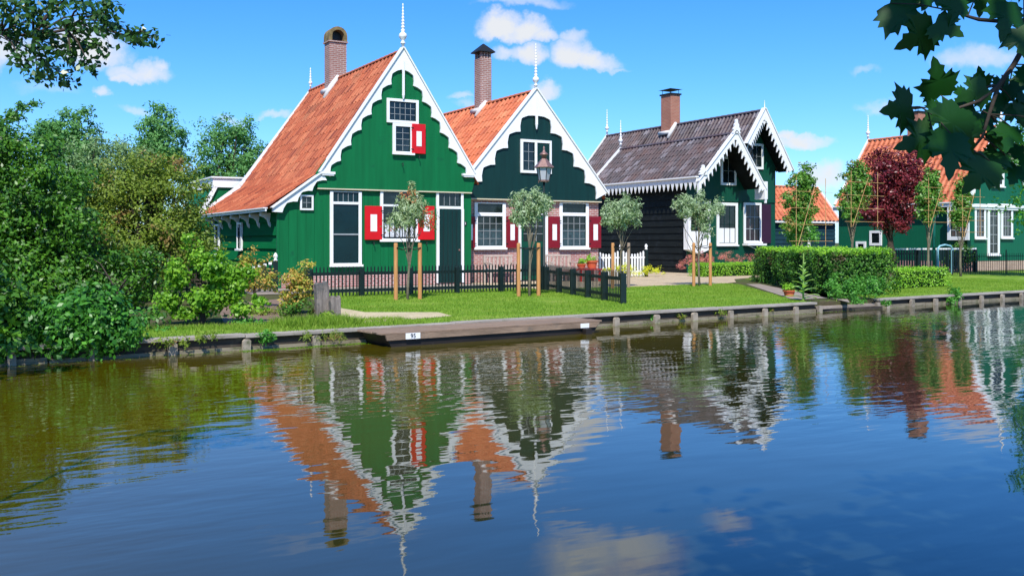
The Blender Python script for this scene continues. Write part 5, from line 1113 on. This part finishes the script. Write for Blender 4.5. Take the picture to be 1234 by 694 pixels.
# ================================================================== hedges
def hedge(name, label, poly, h, lm, dens, size, seed, ztop=0.03, wob=.05, core=(0.008, 0.03, 0.006)):
    cx = sum(p[0] for p in poly)/len(poly); cy = sum(p[1] for p in poly)/len(poly); root = thing(name, label, 'hedge', (cx, cy, 0))
    ins = [(cx+(x-cx)*.90, cy+(y-cy)*.90) for x, y in poly]; mb = MB(); mb.prism(ins, 0, h-.09, 'XY'); mb.build('woody_core', mat(name+'_twigs', core, .95, .1, var=.5, vs=9), root)
    rg = np.random.default_rng(seed); P = []; O = []
    n = len(poly); per = [math.dist(poly[i], poly[(i+1) % n]) for i in range(n)]
    for i in range(n):
        a = np.array(poly[i]); b = np.array(poly[(i+1) % n]); k = int(per[i]*h*dens); t = rg.uniform(0, 1, k); z = rg.uniform(0.02, h, k)
        d = (b-a)/per[i]; nn = np.array([d[1], -d[0]]); 
        if np.dot(nn, np.array([cx, cy])-(a+b)/2) > 0: nn = -nn
        bul = wob*(np.sin(t*per[i]*2.1+i)+np.sin(t*per[i]*5.3+z*3)+.7*np.sin(z*7+t*9))+rg.normal(size=k)*.035-.10*np.clip((z-h+.14)/.14, 0, 1)
        xy = a[None]+(b-a)[None]*t[:, None]+nn[None]*bul[:, None]; P.append(np.column_stack([xy, z])); O.append(np.column_stack([np.repeat(nn[None], k, 0), np.zeros(k)+.2]))
    xs = [p[0] for p in poly]; ys = [p[1] for p in poly]; area = (max(xs)-min(xs))*(max(ys)-min(ys)); k = int(area*dens*1.1)
    x = rg.uniform(min(xs), max(xs), k); y = rg.uniform(min(ys), max(ys), k); m_ = in_poly(x, y, poly); x = x[m_]; y = y[m_]
    z = h+wob*.5*(np.sin(x*3)+np.sin(y*4.1))+rg.normal(size=len(x))*ztop; quads_obj('new_growth', leaf_quads(rg, np.column_stack([x, y, z]), np.column_stack([np.zeros(len(x)), np.zeros(len(x)), np.ones(len(x))]), size, .6, 0, .3), L_BOX, root)
    P = np.concatenate(P); O = np.concatenate(O); quads_obj('leaves', leaf_quads(rg, P, O, size, .6, 0, .3), lm, root)
hedge('clipped_hedge', 'tall clipped dark green hedge beside the diagonal path', [(22.0, 22.6), (17.75, 15.75), (19.2, 15.1), (23.4, 21.6), (23.4, 23.0)], 1.03, L_HEDGE, 900, .06, 71)
hedge('low_box_hedge', 'low bright green clipped box hedge right of the tall hedge', [(20.6, 16.9), (24.3, 17.3), (24.5, 18.3), (20.9, 18.1)], .50, L_BOX, 1100, .045, 72, wob=.02)
hedge('border_hedge', 'low green hedge in front of the saw-toothed house, under the pink flowers', [(23.0, 26.3), (26.3, 26.6), (26.6, 27.4), (23.2, 27.2)], .45, L_BOX, 900, .05, 73, wob=.025)
def plant(name, label, cat, ell, ncl, per, rc, size, lm, seed, base=None, group=None, **kw):
    b = base or (ell[0][0], ell[0][1], 0); root = thing(name, label, cat, b, group); foliage('foliage', ell, ncl, per, rc, size, lm, root, seed, **kw); return root
plant('flower_bed', 'feathery pink flowers behind the low hedge below the sash windows', 'flowers', [(24.6, 28.2, .62, .9, .35, .28), (26.0, 28.5, .66, 1.0, .35, .30), (27.3, 28.4, .6, .8, .35, .26), (23.6, 28.0, .5, .5, .3, .22)], 130, 30, .10, .05, L_PINK, 81, aspect=.35, up=.6)
plant('yellow_flowers', 'yellow-green flowering plants at the foot of the white picket fence', 'flowers', [(20.6, 27.3, .28, 1.0, .3, .25), (21.8, 27.5, .22, .5, .3, .2), (19.6, 27.2, .3, .4, .2, .3)], 70, 28, .10, .055, L_YELF, 82, up=.6, zmin=.0)
plant('ground_shrub', 'loose green shrub at the waterside corner of the tall hedge', 'shrub', [at_ell(1045, 345, 22, 14, 21), at_ell(1020, 350, 20, 12, 21), at_ell(1005, 340, 14, 12, 21.3), at_ell(1035, 357, 10, 10, 20.6)], 100, 30, .12, .06, L_MID, 83, zmin=-.15)
plant('dark_yard_bush', 'dark bush below the side bay of the far right house', 'bush', [at_ell(1158, 308, 14, 18, 40), at_ell(1145, 315, 10, 10, 40)], 60, 30, .3, .11, L_DARK, 84, zmin=0)
plant('espalier_shrub', 'leafy shrub growing below the leftmost pleached tree', 'bush', [at_ell(968, 285, 20, 14, 33), at_ell(955, 275, 10, 10, 33)], 60, 30, .2, .09, L_MID, 85, zmin=0)
plant('bank_plant', 'leafy weed growing out of the bank edge, far right', 'plant', [at_ell(1152, 352, 8, 8, 22.6), at_ell(1150, 361, 9, 6, 22.4)], 16, 22, .10, .07, L_MID, 86, zmin=-.18)
plant('bank_plant', 'small weed on the bank edge just right of the barge', 'plant', [at_ell(784, 384, 6, 5, 17.2)], 8, 18, .06, .05, L_MID, 87, zmin=-.18)
plant('bank_plant', 'dark weed hanging from the bank left of the barge', 'plant', [at_ell(322, 408, 12, 8, 12.9), at_ell(320, 400, 8, 6, 12.9)], 16, 22, .06, .045, L_MID, 88, zmin=-.19)
plant('bank_plant', 'straggling weeds on the bank under the yellow-green bush', 'plant', [at_ell(205, 412, 26, 6, 12.15), at_ell(240, 405, 22, 5, 12.4)], 22, 18, .06, .045, L_OLIVE, 89, zmin=-.19)
plant('bank_plant', 'dry pale reeds on the bank just left of the barge', 'plant', [at_ell(400, 404, 20, 6, 13.4), at_ell(372, 406, 14, 5, 13.3)], 26, 20, .06, .06, L_OLIVE, 90, zmin=-.19, aspect=.15, up=.2)
plant('bank_plant', 'low weeds trailing over the bank edge before the clipped hedge', 'plant', [at_ell(1033, 362, 8, 6, 20), at_ell(1070, 366, 8, 4, 20.2)], 16, 20, .07, .05, L_MID, 91, zmin=-.18)
for i, (px, py, d, lb) in enumerate(((870, 377, 18.0, 'tiny weed on the bank edge below the spreading willow'), (925, 373, 19.0, 'tiny weed on the bank edge near the landing'), (820, 381, 17.5, 'tiny weed on the bank edge below the gravel path'))):
    plant('bank_plant', lb, 'plant', [at_ell(px, py, 9, 3, d)], 8, 16, .05, .04, L_OLIVE, 92+i, zmin=-.18)
MUL = mat_leaf('mullein_leaf', [(0.26, 0.44, 0.12), (0.34, 0.54, 0.16), (0.44, 0.62, 0.24)], 0.3, .6, .2)
# tall mullein-like plant
p = gnd(968, 362.5); r = random.Random(5); root = thing('mullein_plant', 'tall pale green broad-leaved plant with a spire beside the landing', 'plant', (p.x, p.y, 0))
MB().tube([(p.x, p.y, -.02), (p.x, p.y, .5), (p.x+.01, p.y, 1.02)], [.022, .018, .012], 6).build('stem', mat('mullein_stem', (.22, .34, .08), .7, .2), root)
for i in range(22):
    a = i*2.4+r.uniform(-.2, .2); z = .03+i*.034; L = .46-.015*i; wv = L*.17; el = .35+i*.03
    d = Vector((math.cos(a), math.sin(a), 0)); s_ = Vector((-d.y, d.x, 0)); c0 = Vector((p.x, p.y, z)); vs = []
    for t, wf in ((0, .25), (.3, .9), (.6, 1.0), (.85, .6), (1, .04)):
        q = c0+d*L*t*math.cos(el)+Vector((0, 0, L*(t*math.sin(el)-.35*t*t))); vs += [q-s_*wv*wf+Vector((0, 0, .012)), q, q+s_*wv*wf+Vector((0, 0, .012))]
    MB().add(vs, [(3*k+j, 3*k+j+1, 3*k+j+4, 3*k+j+3) for k in range(4) for j in (0, 1)]).build('leaf', MUL, root, smooth=True)
# teal pole, pale frame
p = onY(1125.5, 0, 23.9); tp = thing('teal_pole', 'teal painted pole standing right of the purple tree', 'pole', (p.x, 23.9, 0)); MB().tube([(p.x, 23.9, -.1), (p.x, 23.9, 3.2), (p.x, 23.9, 3.24)], [.06, .055, .03], 10).build('shaft', TEAL, tp, smooth=True)
p0 = onY(1130, 0, 24.3).x; p1 = onY(1147.5, 0, 24.3).x; gb = thing('garden_arch', 'pale blue garden arch frame beside the teal pole', 'garden arch', ((p0+p1)/2, 24.3, 0))
for x in (p0, p1): MB().box(x-.03, x+.03, 24.27, 24.33, 0, .98).build('upright', PALEBLUE, gb)
MB().tube([(p0, 24.3, .98), (p0+.12, 24.3, 1.10), ((p0+p1)/2, 24.3, 1.15), (p1-.1, 24.3, 1.10), (p1, 24.3, .98)], .035, 8).build('arch_top', PALEBLUE, gb)

# ================================================================== overhanging branches near the viewer
al = thing('overhanging_alder', 'small-leaved dark branch hanging into the top left corner', 'tree', (-4.6, -1.6, 0)); rg = random.Random(7)
pts = [(10, 10), (40, 15), (70, 8), (100, 6), (125, 18), (140, 36), (155, 44), (170, 47), (182, 44), (30, 38), (46, 58), (25, 72), (60, 48), (75, 60), (50, 74), (86, 74), (92, 58), (105, 52), (120, 57), (64, 88), (80, 96), (45, 90), (18, 54), (108, 80), (112, 34), (82, 28), (20, 25), (55, 28), (130, 5), (5, 0), (-20, 20), (90, -10), (40, -14), (-10, -20), (-40, 0), (60, 5), (112, 14), (28, 8), (52, 40), (95, 38), (15, 40), (128, 26), (-15, 45)]
cl = [atD(px, py, 5.0+rg.uniform(-.35, .35)) for px, py in pts]
rng = np.random.default_rng(77); c = np.array([tuple(v) for v in cl]); per = 52; C_ = np.repeat(c, per, 0); q = rnd_unit(rng, len(C_)); P_ = C_+q*rng.uniform(0, 1, (len(C_), 1))**.5*np.array([.075, .075, .05])
quads_obj('crown', leaf_quads(rng, P_, q, .035, .62, .1, .3), L_ALDER, al)
mb = MB(); root_ = Vector((-4.6, -1.6, 0)); fork = Vector((-4.2, -1.0, 2.6)); mb.tube([root_-Vector((0, 0, .1)), (-4.5, -1.4, 1.3), fork, (-4.3, -1.2, 4.2)], [.16, .13, .10, .05], 10)
h0 = atD(-60, 25, 5.0); main = [fork, fork.lerp(h0, .5)+Vector((0, 0, .25)), h0, atD(0, 40, 5.0), atD(40, 44, 5.0), atD(80, 36, 5.0), atD(125, 36, 5.0), atD(160, 45, 5.0), atD(184, 46, 5.0)]
mb.tube(main, [.020, .016, .013, .0105, .009, .0075, .006, .0045, .003], 8, cap=False)
for v in cl:
    k = min(range(2, len(main)), key=lambda i: (Vector(main[i])-v).length); s = Vector(main[max(2, k-1)]); m_ = s.lerp(v, .5)+Vector((0, 0, .03)); mb.tube([s, m_, v], [.008, .005, .002], 5, cap=False)
mb.build('trunk', BARKD, al, smooth=True)

MLEAF = [(0, 0), (.10, -.05), (.30, -.10), (.36, -.02), (.52, -.02), (.44, .10), (.58, .16), (.50, .24), (.60, .36), (.70, .46), (.52, .44), (.44, .50), (.46, .60), (.34, .55), (.24, .50), (.20, .60), (.26, .72), (.14, .78), (.10, .92), (0, 1.06)]
MLEAF = MLEAF+[(-x, y) for x, y in reversed(MLEAF[1:-1])]
mt = thing('overhanging_maple', 'large dark maple leaves hanging into the top right corner', 'tree', (5.6, -1.3, 0)); rg = random.Random(9)
def maple_leaf(px, py, size_px, ang, d, tilt=(0, 0), j=1):
    c = atD(px, py, d); S_ = .78*size_px/FP*d; R_ = Vector((CN, -SN, 0)); U_ = Vector((0, 0, 1)); F_ = Vector((SN, CN, 0))
    X_ = R_*math.cos(ang)+U_*math.sin(ang); Y_ = -R_*math.sin(ang)+U_*math.cos(ang)
    X_ = (X_+F_*tilt[0]).normalized(); Y_ = (Y_+F_*tilt[1]).normalized(); vs = []
    cen = c+Y_*0.0
    def P(x, y): bend = -.22*(x*x+(y-.4)*(y-.4)); return c+(X_*x+Y_*(y-.42))*S_+F_*(-bend*S_)*.8
    ring = [P(x, y) for x, y in MLEAF]; mid = [P(x*.5, .38+(y-.38)*.5) for x, y in MLEAF]; n = len(ring); vs = ring+mid+[P(0, .38)]
    fs = [(i, (i+1) % n, n+(i+1) % n, n+i) for i in range(n)]+[(n+i, n+(i+1) % n, 2*n) for i in range(n)]
    MB().add(vs, fs).build('leaf', L_MAPLE, mt, smooth=True); return P(0, 0)
LV = [(1092, 18, 72, -2.3, 2.7), (1106, 44, 60, -4.2, 2.65), (1150, 12, 52, 2.9, 2.6), (1142, 34, 46, -2.2, 2.6), (1182, 0, 44, 3.1, 2.7), (1212, 22, 66, 2.9, 2.5), (1232, 50, 50, -2.9, 2.5),
      (1131, 96, 62, -.15+.5, 2.65), (1084, 131, 62, 1.75, 2.6), (1174, 112, 46, 2.0, 2.6), (1106, 170, 58, 1.9, 2.6), (1146, 150, 66, 2.6, 2.55), (1146, 184, 74, 3.0, 2.5), (1180, 210, 62, 2.5, 2.6), (1208, 128, 40, -2.2, 2.7),
      (1216, 165, 46, 2.8, 2.6), (1228, 136, 44, -2.6, 2.7), (1200, 172, 40, 2.6, 2.7), (1236, 190, 46, 3.0, 2.7), (1168, 145, 44, 2.4, 2.62), (1190, 150, 44, -2.6, 2.66), (1128, 140, 50, 2.0, 2.63), (1250, 100, 60, 3, 2.6), (1262, 40, 70, 3, 2.6), (1256, 160, 60, 2.6, 2.6), (1222, -18, 60, 2.4, 2.6), (1120, -6, 56, 2.6, 2.7), (1165, 168, 50, -2.7, 2.58), (1200, 196, 44, 2.9, 2.68), (1222, 210, 40, 2.7, 2.72), (1182, 96, 36, .3, 2.7), (1210, 100, 34, -.5, 2.75), (1226, 112, 40, -2.4, 2.7), (1160, 120, 38, 2.2, 2.7)]
ends = [maple_leaf(px, py, s_, a, d, (rg.uniform(-.35, .35), rg.uniform(-.5, .3))) for px, py, s_, a, d in LV]
mb = MB(); tb_ = Vector((5.6, -1.3, 0)); hub = Vector((4.6, .3, 2.0)); mb.tube([tb_-Vector((0, 0, .1)), (5.5, -1.1, 1.3), (5.4, -.9, 3.4), (4.9, -.9, 4.4)], [.15, .12, .08, .04], 10); mb.tube([(5.4, -.9, 3.3), (3.4, -.7, 4.2), (1.6, -.4, 4.3)], [.06, .04, .01], 7)
rng = np.random.default_rng(5); foliage('crown', [(1.7, -.4, 4.2, 1.5, 1.1, .8), (3.2, -.6, 4.4, 1.6, 1.2, .9), (4.8, -.9, 4.2, 1.5, 1.3, 1.0)], 170, 24, .35, .17, L_MAPLE, mt, 99, aspect=1.0)
b1 = [atD(1330, 20, 2.7), atD(1236, 52, 2.62), atD(1222, 78, 2.6), atD(1203, 104, 2.6), atD(1180, 122, 2.6), atD(1150, 132, 2.6), atD(1118, 134, 2.6)]
b2 = [b1[3], atD(1192, 138, 2.6), atD(1184, 165, 2.6), atD(1170, 182, 2.6), atD(1165, 190, 2.6)]
b3 = [atD(1330, 20, 2.7), atD(1234, 26, 2.6), atD(1205, 26, 2.6), atD(1180, 24, 2.6), atD(1166, 20, 2.62), atD(1140, 12, 2.65)]
mb.tube([(5.4, -.9, 3.1), (4.4, -.1, 2.6), b1[0]], [.045, .03, .02], 8); mb.tube(b1, [.018, .0085, .0075, .0065, .005, .0035, .002], 7, cap=False); mb.tube(b2, [.006, .005, .004, .003, .002], 6, cap=False); mb.tube(b3, [.014, .006, .0055, .005, .004, .002], 6, cap=False)
nodes = [Vector(p) for p in b1[1:]+b2[1:]+b3[1:]]
for e in ends:
    k = min(nodes, key=lambda v: (v-e).length); mb.tube([k, k.lerp(e, .5)+Vector((0, 0, .006)), e], [.0022, .0018, .0014], 5, cap=False)
mb.build('trunk', BARKD, mt, smooth=True)

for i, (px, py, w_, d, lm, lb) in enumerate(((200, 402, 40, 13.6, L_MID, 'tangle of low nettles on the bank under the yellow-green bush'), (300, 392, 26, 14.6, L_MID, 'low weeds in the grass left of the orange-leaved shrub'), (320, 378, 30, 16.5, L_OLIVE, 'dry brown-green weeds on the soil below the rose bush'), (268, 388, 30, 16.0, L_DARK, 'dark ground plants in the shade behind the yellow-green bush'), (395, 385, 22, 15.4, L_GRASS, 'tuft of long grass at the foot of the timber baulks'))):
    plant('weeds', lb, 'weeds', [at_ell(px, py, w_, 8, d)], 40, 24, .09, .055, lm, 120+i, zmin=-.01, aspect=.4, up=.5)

rg = np.random.default_rng(8); n = 2600; x = np.concatenate([rg.uniform(3.2, 5.3, 1500), rg.uniform(-2, 18, 1100)]); n = len(x); y = bankY(x)-.06-np.abs(rg.normal(size=n))*np.where(x < 5.3, .10, .05); sz = rg.uniform(.006, .014, n); a = rg.uniform(0, 3, n)
P = np.stack([np.stack([x+sz*np.cos(a+k*math.pi/2), y+sz*np.sin(a+k*math.pi/2), np.full(n, WATER+.004)], 1) for k in range(4)], 1).reshape(-1, 3)
dk = quads_obj('duckweed', P, L_BOX, None, 'stuff'); tag(dk, 'yellow-green duckweed floating in the water along the bank boards', 'duckweed', kind='stuff')

tree('leaning_tree', 'leafy tree leaning over the canal from the left bank, outside the picture', 'tree', (-4.2, 12.9, 0), [(-1.15, 9.85, 3.5, .85, .9, .75), (-2.3, 10.2, 3.7, 1.2, 1.2, 1.0), (-3.4, 11.3, 4.0, 1.3, 1.3, 1.2), (-1.9, 11.0, 4.6, .9, .9, .8)], 260, 40, .28, .10, L_DARK, BARKD, 140, r0=.16)

tw = next(o for o in bpy.data.objects if o.name.startswith('arching_tree'))
MB().tube([atD(-20, 175, 22), atD(5, 145, 22), atD(25, 130, 22), atD(46, 123, 22)], [.05, .035, .02, .006], 6).build('arching_branch', BARKD, tw, smooth=True)
foliage('arching_sprays', [at_ell(0, 150, 12, 9, 22), at_ell(14, 139, 10, 7, 22), at_ell(28, 130, 9, 5, 22), at_ell(42, 124, 8, 4, 22)], 34, 30, .10, .08, L_BACK, tw, 150)
